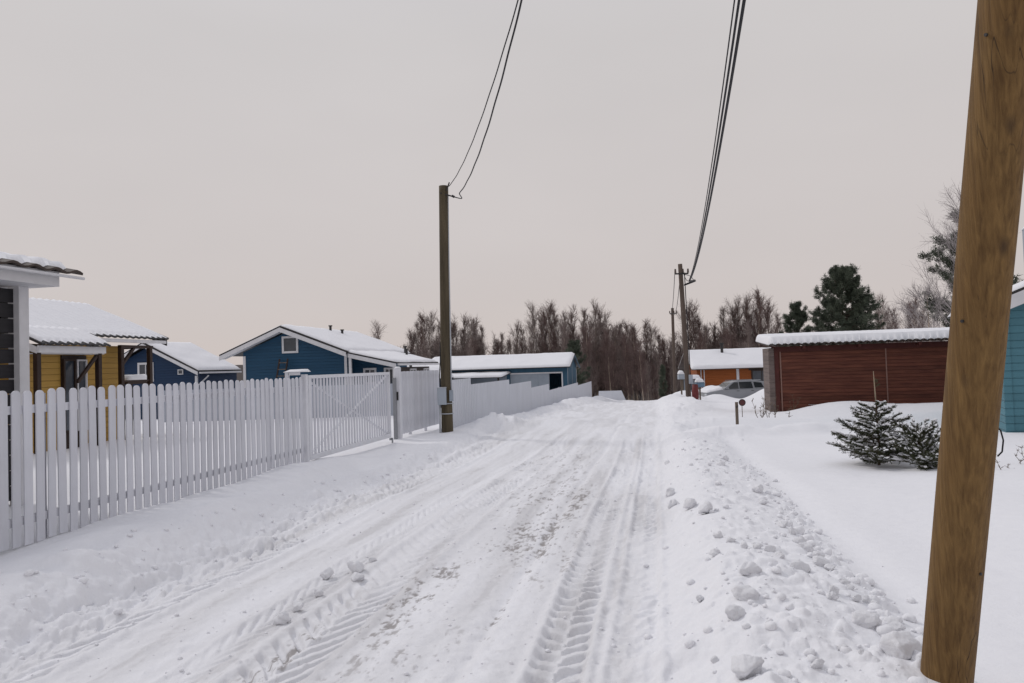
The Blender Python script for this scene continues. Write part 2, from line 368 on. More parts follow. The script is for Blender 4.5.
def empty(name, loc, label, cat, group=None, rz=0.0):
    o = bpy.data.objects.new(name, None); COL.objects.link(o); o.location = loc; o.rotation_euler = (0, 0, rz); o.empty_display_size = .2
    return tag(o, label, cat, group)

def copy_tree(o, parent=None):
    c = o.copy(); COL.objects.link(c); c.parent = parent
    for ch in list(o.children): copy_tree(ch, c)
    return c

def road_pt(q, Y, z=0.0): return (q + K * Y, Y, z)

def grid_slab(name, A, B, C, D, t, m, parent, res=.2, noise=.0, rounding=.0, wave=(0, 1), seed=1, base=0.0, ragged=0.0, topwave=1.0):
    """a slab over the quad A (eave start) B (eave end) C (ridge end) D (ridge start), thickness t upwards"""
    A, B, C, D = [np.array(p, float) for p in (A, B, C, D)]
    nu = max(2, int(np.linalg.norm(B - A) / res)); nv = max(2, int(np.linalg.norm(D - A) / max(res, .12)))
    if wave[0]: nu = max(nu, int(np.linalg.norm(B - A) / wave[1] * 6))
    U, W = np.meshgrid(np.linspace(0, 1, nu + 1), np.linspace(0, 1, nv + 1))
    P = ((1 - U)[..., None] * A + U[..., None] * B) * (1 - W)[..., None] + ((1 - U)[..., None] * D + U[..., None] * C) * W[..., None]
    nrm = np.cross(B - A, D - A); nrm /= np.linalg.norm(nrm)
    if nrm[2] < 0: nrm = -nrm
    lu = np.linalg.norm(B - A) * U; lv = np.linalg.norm(D - A) * W
    if ragged:
        dr = (D - A) / np.linalg.norm(D - A)
        P = P + (ragged * vnoise(lu * 2.3 + seed, lu * 0, seed) * (1 - W) ** 4)[..., None] * dr
    off = np.zeros_like(U)
    if wave[0]: off = wave[0] * (0.5 - 0.5 * np.cos(2 * math.pi * lu / wave[1]))
    top = base + t + off * topwave
    if noise: top = top + noise * fbm(lu * 1.3 + seed, lv * 1.3, seed, 4)
    if rounding:
        ed = np.minimum(np.minimum(lu, lu[0, -1] - lu), np.minimum(lv, 1e9)); e = np.clip(ed / rounding, 0, 1)
        top = base + (top - base) * (0.12 + 0.88 * np.sqrt(1 - (1 - e) ** 2))
    bot = base + off
    V = np.concatenate([(P + nrm * top[..., None]).reshape(-1, 3), (P + nrm * bot[..., None]).reshape(-1, 3)])
    n = (nu + 1) * (nv + 1); idx = np.arange(n).reshape(nv + 1, nu + 1)
    F = [np.stack([idx[:-1, :-1], idx[:-1, 1:], idx[1:, 1:], idx[1:, :-1]], -1).reshape(-1, 4)]
    F.append((F[0] + n)[:, ::-1])
    for e in (idx[0, :], idx[:, -1], idx[-1, ::-1], idx[::-1, 0]):
        F.append(np.stack([e[:-1] + n, e[1:] + n, e[1:], e[:-1]], -1))
    F = np.concatenate(F)
    c = np.cross(B - A, D - A)
    if c[2] < 0: F = F[:, ::-1]
    return np_mesh(name, V, F, m, parent, smooth=bool(noise))

def segs(P0, P1, R0, R1, n=3, rot=None):
    """many tapering prisms in one go"""
    P0, P1 = np.asarray(P0, float), np.asarray(P1, float); R0 = np.asarray(R0, float); R1 = np.asarray(R1, float)
    d = P1 - P0; d /= np.linalg.norm(d, axis=1)[:, None] + 1e-9
    ref = np.where(np.abs(d[:, 2:3]) < .9, np.array([[0, 0, 1.0]]), np.array([[1.0, 0, 0]]))
    a = np.cross(d, ref); a /= np.linalg.norm(a, axis=1)[:, None]; b = np.cross(d, a)
    V = []
    for P, R in ((P0, R0), (P1, R1)):
        for j in range(n):
            t = 2 * math.pi * j / n + .4; V.append(P + R[:, None] * (math.cos(t) * a + math.sin(t) * b))
    V = np.stack(V, 1).reshape(-1, 3); m = len(P0); o = (np.arange(m) * 2 * n)[:, None]
    F = np.concatenate([o + np.array([[j, n + j, n + (j + 1) % n, (j + 1) % n]]) for j in range(n)])
    return V, F

# ------------------------------------------------------------------ ground and road
def build_ground():
    ys = [-14, -11, -8.5, -6, -4, -2.5, -1.2, -.2, .6, 1.2, 1.7, 2.1, 2.4, 2.6]
    y = 2.7
    while y < 620:
        ys.append(y); y += max(.014, min(.00062 * y * y, .4 if y < 80 else (2.0 if y < 200 else 8)))
    ys = np.array(ys)
    rs = np.concatenate([np.linspace(-2.2, -.92, 60, endpoint=False), np.linspace(-.92, -.74, 60, endpoint=False),
                         np.linspace(-.74, .72, 860, endpoint=False), np.linspace(.72, .95, 60, endpoint=False), np.linspace(.95, 2.2, 60)])
    wy = np.maximum(ys, 3.2)
    X = rs[None, :] * wy[:, None]; Y = np.repeat(ys[:, None], len(rs), 1)
    Z = terrain(X, Y)
    rng = np.random.default_rng(4)
    # lumps thrown up by the plough
    def lumps(n, qlo, qhi, ylo, yhi, smin, smax, flat=.6):
        for _ in range(n):
            yy = ylo * (yhi / ylo) ** rng.random(); qq = qlo + (qhi - qlo) * (0.5 * rng.random() + 0.5 * rng.random()); xx = qq + K * yy
            s = smin + (smax - smin) * rng.random() ** 3
            i0, i1 = np.searchsorted(ys, [yy - s * 1.5, yy + s * 1.5]); j0, j1 = np.searchsorted(rs, [(xx - s * 1.5) / yy, (xx + s * 1.5) / yy])
            if i1 <= i0 or j1 <= j0: continue
            sx, sy = X[i0:i1, j0:j1], Y[i0:i1, j0:j1]
            ang = rng.random() * 3.1; ca, sa = math.cos(ang), math.sin(ang); dx, dy = sx - xx, sy - yy
            d = np.sqrt(((dx * ca + dy * sa) / s) ** 2 + ((-dx * sa + dy * ca) / (s * (.6 + .5 * rng.random()))) ** 2)
            d = d + .35 * vnoise(sx * 1.6 / s, sy * 1.6 / s, int(rng.integers(1e4)))
            Z[i0:i1, j0:j1] += s * flat * np.sqrt(np.clip(1 - d * d, 0, 1)) * .8
    lumps(330, -0.1, 1.6, 3.2, 14, .010, .045, .6)
    lumps(50, 0.2, 1.5, 3.2, 12, .03, .09, .5)
    for yy0 in (3.2, 4.5, 6.2, 8.5): lumps(45, 1.15, 1.5, yy0, yy0 * 1.4, .015, .055, .85)
    lumps(420, -4.75, -3.7, 3.5, 16, .010, .04, .8)
    lumps(420, -4.0, -0.2, 3.3, 12, .006, .022, .9)
    lumps(350, -5.3, -3.2, 21, 60, .04, .18)
    lumps(260, -0.3, 2.4, 25, 60, .04, .2)
    lumps(160, -0.2, 2.5, 15.5, 25, .02, .08)
    # dirt showing through the packed snow
    q = X - K * Y
    def patch(qc, yc, wq, wy): return gauss((q - qc) / wq, 1) * gauss((Y - yc) / wy, 1)
    mask = patch(-1.9, 5.9, .20, .8) + .9 * patch(-1.48, 7.7, .20, .8) + patch(-1.06, 9.3, .12, 1.1) + .8 * patch(-1.14, 7.7, .06, .5) + .5 * patch(-1.0, 7.0, .3, 1.2)
    mask += .55 * patch(-2.35, 4.7, .12, .8) + .45 * patch(-1.5, 10, .5, 2.0) + .35 * patch(-1.9, 14, .9, 3) + .5 * patch(-1.15, 5.6, .03, 1.2) + .3 * patch(-1.6, 4.6, .5, .5)
    nz = fbm(q * 22 + Y * 2, Y * 13, 101, 4, .68) + .5 * fbm(q * 6, Y * 2.0, 103, 3, .6)
    dirt = np.clip((mask * .50 - .52 + nz * 1.15) * 2.6, 0, 1) * np.clip(mask * 2.2, 0, 1) * .75
    streak = fbm(q * 4.5, Y * .35, 131, 4, .6)
    rd = sst(-4.6, -4.0, q) * (1 - sst(-.3, .2, q))
    packed = np.clip(rd * (.55 + 1.3 * streak), 0, 1)
    dirt = np.maximum(dirt, np.clip(rd * (streak - .30 + .25 * nz) * .8, 0, .14) * (Y < 20))
    wood = sst(96, 108, Y + 6 * vnoise(X * .2, Y * .2, 7))
    wood = wood * (1 - .75 * sst(.22, .3, vnoise(X * .25, Y * .1, 8)) * (Y < 125))
    Z += dirt * -.006
    ny, nx = X.shape; n = ny * nx
    idx = np.arange(n).reshape(ny, nx)
    F = np.stack([idx[:-1, :-1], idx[:-1, 1:], idx[1:, 1:], idx[1:, :-1]], -1).reshape(-1, 4)
    qc = q[:-1, :-1].ravel(); yc = Y[:-1, :-1].ravel()
    isroad = (qc > -4.55) & (qc < .12) & (yc < 100)
    V = np.stack([X, Y, Z], -1).reshape(-1, 3)
    for name, sel in (('ground', ~isroad), ('road', isroad)):
        Fs = F[sel]; used = np.unique(Fs); remap = np.full(n, -1); remap[used] = np.arange(len(used))
        o = np_mesh(name, V[used], remap[Fs], 'ground', smooth=True)
        for an, arr in (('dirt', dirt), ('packed', packed), ('wood', wood)):
            a = o.data.attributes.new(an, 'FLOAT', 'POINT'); a.data.foreach_set('value', arr.ravel()[used].astype(np.float32))
        o['kind'] = 'structure'
        tag(o, 'snow covered open ground around the houses' if name == 'ground' else 'packed snow road with tractor tyre tracks', name)
build_ground()

# loose lumps of snow, each a thing of its own
def lump_mesh(seed):
    import bmesh
    bm = bmesh.new(); bmesh.ops.create_icosphere(bm, subdivisions=4, radius=.5)
    co = np.array([v.co[:] for v in bm.verts]); rr = random.Random(seed)
    for _ in range(9):      # break flat faces off the lump
        ax = np.array([rr.gauss(0, 1) for _ in range(3)]); ax /= np.linalg.norm(ax); lim = rr.uniform(.27, .42); d = co @ ax
        co = co - np.maximum(d - lim, 0)[:, None] * .85 * ax
    n = fbm(co[:, 0] * 3 + seed * 7.1 + co[:, 2] * 1.7, co[:, 1] * 3 - seed * 3.3 + co[:, 2] * 2.1, seed, 4, .55)
    for v, c, k in zip(bm.verts, co, n):
        s = 1.12 + .42 * k
        v.co = (c[0] * s, c[1] * s * .85, c[2] * s * .8)
    me = bpy.data.meshes.new('snow_lump'); bm.to_mesh(me); bm.free()
    me.polygons.foreach_set('use_smooth', [True] * len(me.polygons)); me.materials.append(M['snow']); return me
LUMPS = [lump_mesh(i) for i in range(7)]
RIGHT = [(1.51,4.99,0.158),(1.34,4.55,0.132),(1.20,4.31,0.136),(1.92,4.28,0.135),(2.12,4.36,0.115),(1.08,3.69,0.175),(1.77,7.16,0.151),(1.66,8.11,0.149),(1.80,8.99,0.154),(1.73,7.66,0.151),(2.71,8.61,0.147),(2.50,7.79,0.103),(2.33,6.74,0.106),(2.34,6.54,0.086),(2.27,6.18,0.098),(2.22,5.93,0.101),(2.21,5.66,0.104),(2.15,5.45,0.108),(2.17,5.37,0.071),(2.13,5.04,0.086),(1.95,4.78,0.082),(1.89,4.65,0.073),(2.14,4.76,0.056),(2.16,4.68,0.062),(2.07,4.73,0.056),(1.42,3.70,0.068),(1.62,3.88,0.071),(1.68,3.80,0.060),(1.65,5.94,0.070),(1.70,5.78,0.068),(1.79,5.74,0.068),(1.86,5.68,0.075),(1.86,5.48,0.087),(1.62,4.53,0.048),(1.60,6.10,0.080),(1.45,5.67,0.082),(1.91,5.22,0.110),(1.34,4.14,0.054),(1.14,4.86,0.058),(0.92,4.18,0.060),(0.99,3.96,0.052),(3.15,11.48,0.136),(2.81,10.47,0.124),(2.33,11.69,0.123),(2.12,4.93,0.058)]
LEFT = [(-1.61,6.44,0.110),(-1.40,6.57,0.147),(-1.33,6.32,0.125),(-1.63,5.61,0.103),(-1.66,5.33,0.112),(-1.57,5.98,0.071),(-1.31,6.86,0.072)]
for i, (x, y, s) in enumerate(RIGHT + LEFT + [(1.93, 3.90, .19)]):
    o = bpy.data.objects.new('snow_lump', LUMPS[i % 7]); COL.objects.link(o)
    o.location = (x, y, ground_at(x, y) + s * .24); o.scale = (s, s * random.uniform(.8, 1.1), s * random.uniform(.75, 1)); o.rotation_euler = (random.uniform(-.3, .3), random.uniform(-.3, .3), random.uniform(0, 6.3))
    if i == len(RIGHT) + len(LEFT): tag(o, 'lump of snow heaped against the foot of the big leaning wooden pole', 'snow lump')
    elif i < len(RIGHT): tag(o, 'rough white lump of ploughed snow on the bank right of the road', 'snow lump', 'ploughed snow lumps on the right bank')
    else: tag(o, 'loose lump of snow lying on the left half of the driven road', 'snow lump', 'loose snow lumps on the road')

def crumbs():
    import bmesh
    rg = np.random.default_rng(77); tem = []
    for k in range(5):
        bm = bmesh.new(); bmesh.ops.create_icosphere(bm, subdivisions=2, radius=1.0); bm.verts.ensure_lookup_table()
        co = np.array([v.co[:] for v in bm.verts]); co = co * (1 + .5 * fbm(co[:, 0] * 1.3 + k * 5 + co[:, 2], co[:, 1] * 1.3 - co[:, 2] * 1.4, k, 3))[:, None]; co[:, 2] *= .75
        tem.append((co, np.array([[v.index for v in f.verts] for f in bm.faces]))); bm.free()
    VV, FF, o = [], [], 0
    def put(n, qf, y0, y1, smin, smax):
        nonlocal o
        for _ in range(n):
            y = y0 * (y1 / y0) ** rg.random(); q = qf(y); x = q + K * y; s = smin + (smax - smin) * rg.random() ** 4
            V, F = tem[rg.integers(5)]; a = rg.uniform(0, 6.28); c, sn = math.cos(a), math.sin(a)
            Q = np.stack([(V[:, 0] * c - V[:, 1] * sn) * s + x, (V[:, 0] * sn + V[:, 1] * c) * s + y, V[:, 2] * s], 1)
            VV.append((Q, x, y, s)); FF.append(F + o); o += len(V)
    put(420, lambda y: rg.normal(.75, .36), 3.3, 15, .006, .034)
    put(260, lambda y: 1.28 + .12 * vnoise(np.array([y * .7]), np.array([2.2]), 3)[0] + rg.normal(0, .10), 3.3, 12, .010, .055)
    put(220, lambda y: rg.normal(-4.55, .28), 4, 15, .008, .035)
    put(450, lambda y: rg.uniform(-4.2, -.2), 3.3, 12, .005, .018)
    xs = np.array([v[1] for v in VV]); ys = np.array([v[2] for v in VV]); zs = terrain(xs, ys)
    V = np.concatenate([v[0] + np.array([0, 0, z + v[3] * .35]) for v, z in zip(VV, zs)])
    ob = np_mesh('snow_crumbs', V, np.concatenate(FF), 'snow', smooth=True); tag(ob, 'small crumbs of ploughed snow scattered over the road banks', 'snow crumbs', None, 'stuff')
crumbs()

# ------------------------------------------------------------------ white picket fence
def picket_mesh(w, h, t, pointed=0.0):
    pts = [(-w / 2, 0), (w / 2, 0), (w / 2, h - w * .42)]
    for i in range(1, 8):
        a = math.pi * i / 8; pts.append((w / 2 * math.cos(a), h - w * .42 + w * .42 * math.sin(a)))
    pts.append((-w / 2, h - w * .42))
    mb = MB(); mb.prism(pts, -t / 2, t / 2, 'yz'); me = bpy.data.meshes.new('picket'); me.from_pydata(mb.v, [], mb.f); me.materials.append(M['picket']); me.update(); return me
FQ = -6.2
def road_len(y0, y1): return (y1 - y0) * math.hypot(1, K)
def fence_z(s, y0): return ground_at(*road_pt(FQ, y0 + s / math.hypot(1, K))[:2])

y0, y1 = 4.9, 13.40; Ln = road_len(y0, y1)
F1 = empty('picket_fence', road_pt(FQ, y0, 0), 'long white picket fence with rounded tops along the left of the road', 'fence', rz=RZ)
pm = picket_mesh(.102, 1.50, .014); n = int(Ln / .146)
for i in range(n):
    s = i * .146
    o = link('picket', pm, F1, (0, s, .035 + random.uniform(-.012, .012))); o.rotation_euler = (random.uniform(-.010, .010), 0, random.uniform(-.05, .05))
for z in (.26, 1.34): MB().box(-.062, -.013, -.05, Ln, z - .04, z + .04).build('rail', 'picket', F1)
for s in np.arange(.55, Ln, 2.35):
    MB().box(-.125, -.064, s - .03, s + .03, -.3, 1.49, .006).build('post', 'picket', F1)

# gate
gy0, gy1 = 13.46, 17.55; GL = road_len(gy0, gy1)
G = empty('gate', road_pt(FQ, gy0, 0), 'wide white slatted gate with crossed braces between two white posts', 'gate', rz=RZ)
fr = MB(); fr.box(-.03, .03, 0, .06, .06, 1.56); fr.box(-.03, .03, GL - .06, GL, .06, 1.56); fr.box(-.03, .03, .06, GL - .06, 1.50, 1.56); fr.box(-.03, .03, .06, GL - .06, .06, .15)
fr.build('gate_frame', 'post', G)
sm = MB(); sm.box(-.008, .008, -.036, .036, .151, 1.499); sme = bpy.data.meshes.new('slat'); sme.from_pydata(sm.v, [], sm.f); sme.materials.append(M['picket']); sme.update()
ns = 29
for i in range(ns): link('slat', sme, G, (0, .06 + (GL - .12) * (i + .5) / ns, 0))
for a, b in (((-.024, .08, .16), (-.024, GL - .08, 1.48)), ((-.046, .08, 1.48), (-.046, GL - .08, .16))): MB().bar(a, b, .02, .05, (1, 0, 0)).build('brace', 'post', G)
br = MB(); br.box(.02, .06, GL - .12, GL - .02, .0, .05); br.box(.06, .09, GL - .08, GL - .05, -.1, .05); br.build('roller_bracket', 'steel', G)

P1 = empty('gate_post', road_pt(FQ, 13.15, 0), 'white gate post with a snow capped guide frame at the near end of the gate', 'gate post', rz=RZ)
MB().box(-.05, .05, .17, .25, -.3, 1.58, .01).build('post', 'post', P1)
gf = MB(); gf.box(-.26, -.20, .0, .06, -.2, 1.62); gf.box(-.19, -.0, .002, .058, 1.57, 1.62); gf.build('guide_frame', 'post', P1)
grid_slab('snow_cap', (-.28, -.02, 1.622), (.09, -.02, 1.622), (.09, .28, 1.622), (-.28, .28, 1.622), .05, 'snow', P1, .05, .02, .06)
P2 = empty('gate_post', road_pt(FQ, 18.15, 0), 'white gate post with a dark lock at the far end of the gate', 'gate post', rz=RZ)
MB().box(-.07, .07, -.06, .06, -.3, 1.64, .01).build('post', 'post', P2)
MB().box(-.068, -.0, -.18, -.10, -.2, 1.42).build('stop_bar', 'steel', P2)
MB().box(-.03, .03, -.085, -.062, .88, 1.08).build('lock', 'roof_dark', P2)
grid_slab('snow_cap', (-.07, -.06, 1.642), (.07, -.06, 1.642), (.07, .06, 1.642), (-.07, .06, 1.642), .04, 'snow', P2, .03, .02, .05)

y0, y1 = 18.35, 21.7; Ln = road_len(y0, y1)
F2 = empty('slat_fence', road_pt(FQ, y0, 0), 'short stretch of white narrow slat fence between gate post and old utility pole', 'fence', rz=RZ)
sm = MB(); sm.box(-.009, .009, -.042, .042, .05, 1.56); sme = bpy.data.meshes.new('slat'); sme.from_pydata(sm.v, [], sm.f); sme.materials.append(M['picket']); sme.update()
for i in range(int(Ln / .122)): link('slat', sme, F2, (0, .05 + i * .122, random.uniform(-.004, .004)))
for z in (.3, 1.42): MB().box(-.06, -.013, 0, Ln, z - .035, z + .035).build('rail', 'picket', F2)
for s in (.9, 2.2): MB().box(-.12, -.062, s - .03, s + .03, -.3, 1.5).build('post', 'picket', F2)

# ------------------------------------------------------------------ sheet metal fences
def ribbed(mb, s0, s1, z0, z1, per=.2, amp=.018, x=0.0):
    pts = []; s = s0
    while s < s1 - 1e-6:
        for f, a in ((0, 0), (.12, amp), (.38, amp), (.5, 0)):
            if s + f * per < s1: pts.append((s + f * per, a))
        s += per
    pts.append((s1, 0))
    V = []; Fc = []
    for s, a in pts: V += [(x + a, s, z0), (x + a, s, z1), (x + a - .006, s, z0), (x + a - .006, s, z1)]
    m = len(pts)
    for i in range(m - 1):
        a, b = 4 * i, 4 * (i + 1)
        Fc += [(a, b, b + 1, a + 1), (b + 2, a + 2, a + 3, b + 3), (a + 1, b + 1, b + 3, a + 3)]
    Fc += [(0, 1, 3, 2), (4 * m - 4, 4 * m - 2, 4 * m - 1, 4 * m - 3)]
    mb.add(V, Fc)
SQ = -5.55
y0 = 20.35
SF = empty('sheet_metal_fence', road_pt(SQ, y0, 0), 'long pale blue grey sheet metal fence stepping down along the left of the road', 'fence', rz=RZ)
for a, b, zt, zb in ((20.40, 22.58, 1.285, -.3), (22.585, 28.45, 1.10, -.5), (28.46, 33.3, .92, -.7), (33.31, 38.68, .625, -.9), (38.69, 52.7, .30, -1.7), (52.8, 63.5, .105, -2.2)):
    mb = MB(); ribbed(mb, road_len(y0, a), road_len(y0, b), zb, zt); mb.build('panel', 'sheet', SF)
for yy in (20.38, 22.6, 25.5, 28.45, 31, 33.3, 36, 38.7, 43, 48, 52.75, 58, 63.4):
    s = road_len(y0, yy); MB().box(-.075, -.02, s - .03, s + .03, ground_at(*road_pt(SQ, yy)[:2]) - .3, np.interp(yy, [20, 28, 38, 63], [1.1, .8, .4, 0])).build('post', 'sheet2', SF)
E0 = empty('sheet_metal_fence', (8.4, 76, -1.55), 'small low pale sheet metal fence piece with slanted end beyond the crest of the road', 'fence', rz=RZ + math.radians(-86))
mb = MB(); mb.prism([(0, -1.0), (2.9, -1.0), (2.35, .35), (0.1, .35)], -.01, .01, 'yz'); mb.build('panel', 'sheet', E0)
for s in (.15, 1.2, 2.2): MB().box(-.08, -.012, s - .04, s + .04, -1.2, .3).build('post', 'sheet2', E0)
BF = empty('board_fence', (-15.5, 33.5, 0), 'grey solid board fence closing the snowy yard behind the white gate', 'fence', rz=math.radians(-92))
mb = MB(); ribbed(mb, 0, 11.3, -.4, 1.0, .16, .02); mb.build('panel', 'sheet2', BF)
for s in np.arange(.1, 11, 2.2): MB().box(-.08, -.02, s - .04, s + .04, -.4, 1.0).build('post', 'sheet2', BF)

# ------------------------------------------------------------------ house kit (local x across to the right, y along the road)
def window(parent, name, x0, x1, z0, z1, y, m='trim', t=.09, depth=.05, axis='y', bars=True):
    """a framed window on the plane y (facing -y) or, with axis x, on the plane x (facing +x)"""
    fr = MB()
    def bx(a0, a1, d0, d1, zz0, zz1, mb):
        if axis == 'y': mb.box(a0, a1, y - d1, y - d0, zz0, zz1)
        else: mb.box(y + d0, y + d1, a0, a1, zz0, zz1)
    bx(x0 - t, x0, .002, depth, z0 - t, z1 + t, fr); bx(x1, x1 + t, .002, depth, z0 - t, z1 + t, fr)
    bx(x0, x1, .002, depth, z1, z1 + t, fr); bx(x0, x1, .002, depth + .02, z0 - t, z0, fr)
    f = fr.build(name, m, parent)
    g = MB(); bx(x0, x1, .004, .012, z0, z1, g); g.build('pane', 'glass', f)
    if bars:
        b = MB(); mid = (x0 + x1) / 2; bx(mid - .025, mid + .025, .013, depth - .01, z0, z1, b); b.build('mullion', m, f)
    return f

def gable_wall(mb, x0, x1, z0, ze0, ze1, xa, za, y0, y1):
    mb.prism([(x0, z0), (x1, z0), (x1, ze1), (xa, za), (x0, ze0)], y0, y1, 'xz')

# --- house with the blue gable (main blue house)
H = empty('blue_house', (-8.42, 38, 0), 'blue house with white trimmed gable, attic window and snowy roof behind the gate', 'house', rz=RZ)
mb = MB(); gable_wall(mb, -5.5, .14, -1.2, 2.72, 2.55, -3.1, 3.66, 0, 9.3); mb.build('wall', 'blue', H)
for x in (-5.5, .02): MB().box(x, x + .14, -.03, -.002, -1.2, 2.52).build('corner_board', 'trim', H)
sl = .40
# main roof slopes
rf = grid_slab('roof', (-6.5, -.55, 2.56), (-6.5, 9.4, 2.56), (-3.15, 9.4, 3.90), (-3.15, -.55, 3.90), .07, 'roof_dark', H, 1.0)
grid_slab('roof_snow', (-6.5, -.52, 2.565), (-6.5, 9.4, 2.565), (-3.15, 9.4, 3.905), (-3.15, -.52, 3.905), .08, 'snow', H, .25, .03, .1, base=.07, seed=3)
grid_slab('roof', (.35, -.55, 2.54), (.35, 9.4, 2.54), (-3.149, 9.4, 3.90), (-3.149, -.55, 3.90), .07, 'roof_dark', H, 1.0)
grid_slab('roof_snow', (.33, -.50, 2.546), (.33, 9.4, 2.546), (-3.12, 9.4, 3.905), (-3.12, -.50, 3.905), .10, 'snow', H, .2, .05, .12, base=.07, seed=5, ragged=.15)
def barge(parent, pts, y, h=.2, t=.035, m='trim'):
    for (xa, za), (xb, zb) in zip(pts[:-1], pts[1:]):
        MB().prism([(xa, za - h), (xb, zb - h), (xb, zb), (xa, za)], y - t, y, 'xz').build('bargeboard', m, parent)
barge(H, [(-6.5, 2.55), (-3.15, 3.89), (.35, 2.53)], -.56, .22)
so = MB(); so.prism([(-6.45, 2.40), (-3.15, 3.72), (-3.15, 3.75), (-6.45, 2.43)], -.55, -.03, 'xz'); so.prism([(-3.149, 3.72), (.3, 2.38), (.3, 2.41), (-3.149, 3.75)], -.55, -.03, 'xz'); so.build('soffit', 'trim', H)
window(H, 'attic_window', -3.22, -2.54, 2.70, 3.36, 0, t=.1, bars=False)
# porch wing to the right
mb = MB(); mb.prism([(.15, -1.2), (2.35, -1.2), (2.35, 1.88), (.15, 2.40)], .9, 1.0, 'xz'); mb.build('porch_wall', 'blue', H)
MB().box(2.25, 2.36, 1.0, 6.7, -1.2, 1.72).build('side_wall', 'brown', H)
pr = grid_slab('porch_roof', (2.85, -.35, 1.90), (2.85, 6.9, 1.90), (.25, 6.9, 2.50), (.25, -.35, 2.50), .06, 'roof_dark', H, 1.0)
grid_slab('roof_snow', (2.83, -.32, 1.905), (2.83, 6.9, 1.905), (.0, 6.9, 2.555), (.0, -.32, 2.555), .11, 'snow', H, .2, .05, .12, base=.06, seed=9, ragged=.15)
barge(H, [(.36, 2.47), (2.85, 1.89)], -.36, .2)
gt = MB(); gt.box(2.86, 2.97, -.2, 6.8, 1.80, 1.90); gt.build('gutter', 'trim', H)
MB().box(2.66, 2.80, -.34, -.2, -1.2, 1.76).build('porch_post', 'trim', H)
MB().box(.38, .5, -.33, -.21, -1.2, 2.25).build('porch_post', 'trim', H)
window(H, 'window', .75, 1.25, 1.0, 1.62, .9, t=.1)
window(H, 'window', 1.85, 2.22, .9, 1.62, .9, t=.09)
for yy in (3.2, 5.6): window(H, 'window', yy, yy + .9, .95, 1.55, 2.36, t=.08, axis='x')
for x, y, z, h in ((-2.75, 4.6, 3.74, .42), (-2.35, 5.3, 3.58, .36), (.9, 6.8, 2.4, .5), (1.25, 6.0, 2.3, .42)):
    c = MB(); c.tube([(x, y, z), (x, y, z + h)], .07, 10); c.tube([(x, y, z + h), (x, y, z + h + .06)], .11, 10); c.build('roof_pipe', 'roof_dark', H)
for x, z in ((-5.1, 2.25),): pass

LD = empty('ladder', (-11.75, 37.85, -.4), 'dark wooden ladder leaning against the blue gable wall', 'ladder', rz=RZ)
for x in (-.22, .22): MB().bar((x, -.25, 0), (x + .1, .55, 2.72), .05, .07, (1, 0, 0)).build('rail', 'brown', LD)
for i in range(8):
    t = (i + .6) / 8.2; MB().bar((-.21 + .1 * t, -.25 + .8 * t, 2.72 * t), (.21 + .1 * t, -.25 + .8 * t, 2.72 * t), .06, .04).build('rung', 'stake', LD)

# --- small deep blue house behind the veranda
H = empty('blue_outbuilding', (-17.93, 44, 0), 'low dark blue building with snowy roof between the ochre house and the blue gable', 'house', rz=RZ)
mb = MB(); gable_wall(mb, -6.5, -.25, -1.2, 1.95, 1.75, -3.5, 3.4, 0, 4.0); mb.build('wall', 'blue2', H)
grid_slab('roof', (0, -.5, 1.84), (0, 4.15, 1.84), (-3.53, 4.15, 3.58), (-3.53, -.5, 3.58), .07, 'roof_dark', H, 1.0)
grid_slab('roof', (-7, -.5, 1.84), (-7, 4.15, 1.84), (-3.531, 4.15, 3.58), (-3.531, -.5, 3.58), .07, 'roof_dark', H, 1.0)
grid_slab('roof_snow', (-.02, -.46, 1.845), (-.02, 4.15, 1.845), (-3.5, 4.15, 3.585), (-3.5, -.46, 3.585), .11, 'snow', H, .2, .05, .12, base=.07, seed=15)
grid_slab('roof_snow', (-6.98, -.46, 1.845), (-6.98, 4.15, 1.845), (-3.56, 4.15, 3.585), (-3.56, -.46, 3.585), .11, 'snow', H, .2, .05, .12, base=.07, seed=16)
barge(H, [(-7, 1.85), (-3.53, 3.57), (0, 1.83)], -.51, .2)
MB().box(.002, .1, -.4, 4.0, 1.72, 1.82).build('gutter', 'trim', H)
MB().box(-.3, -.18, -.34, -.22, -1.2, 1.6).build('porch_post', 'trim', H)
MB().bar((-.2, -.28, 1.0), (.1, .4, 1.6), .06, .06).build('brace', 'trim', H)
window(H, 'window', -4.1, -3.3, 1.45, 2.35, 0, t=.12)
window(H, 'window', -1.55, -1.3, 1.75, 1.95, 0, t=.05, bars=False)

# --- ochre house
H = empty('ochre_house', (-10.8, 19, 0), 'ochre yellow house with brown veranda posts and snow dusted tile roof', 'house', rz=RZ)
RS = .42
MB().box(-5.0, -.5, -6.0, 2.02, -.4, 2.5).build('wall', 'ochre', H)
MB().box(-.499, .18, -1.85, -.02, -.4, 2.28).build('porch_wall', 'ochre', H)
def tile_roof(A, B, C, D, seed, nm='roof'):
    r = grid_slab(nm, A, B, C, D, .05, 'roof_dark', H, .2, wave=(.035, .24)); return r
tile_roof((0, -6.2, 2.68), (0, 3.49, 2.68), (-2.68, 3.49, 3.80), (-2.68, -6.2, 3.80), 1)
grid_slab('roof', (-5.4, -6.2, 2.68), (-5.4, 3.49, 2.68), (-2.681, 3.49, 3.80), (-2.681, -6.2, 3.80), .05, 'roof_dark', H, .4)
def tiled_snow(A, B, C, D, seed):
    """thin snow that follows the tile courses underneath"""
    A, B, C, D = [np.array(p, float) for p in (A, B, C, D)]
    o = grid_slab('roof_snow', A, B, C, D, .035, 'snow', H, .05, .022, .05, wave=(.03, .24), base=.056, seed=seed, ragged=.05)
    return o
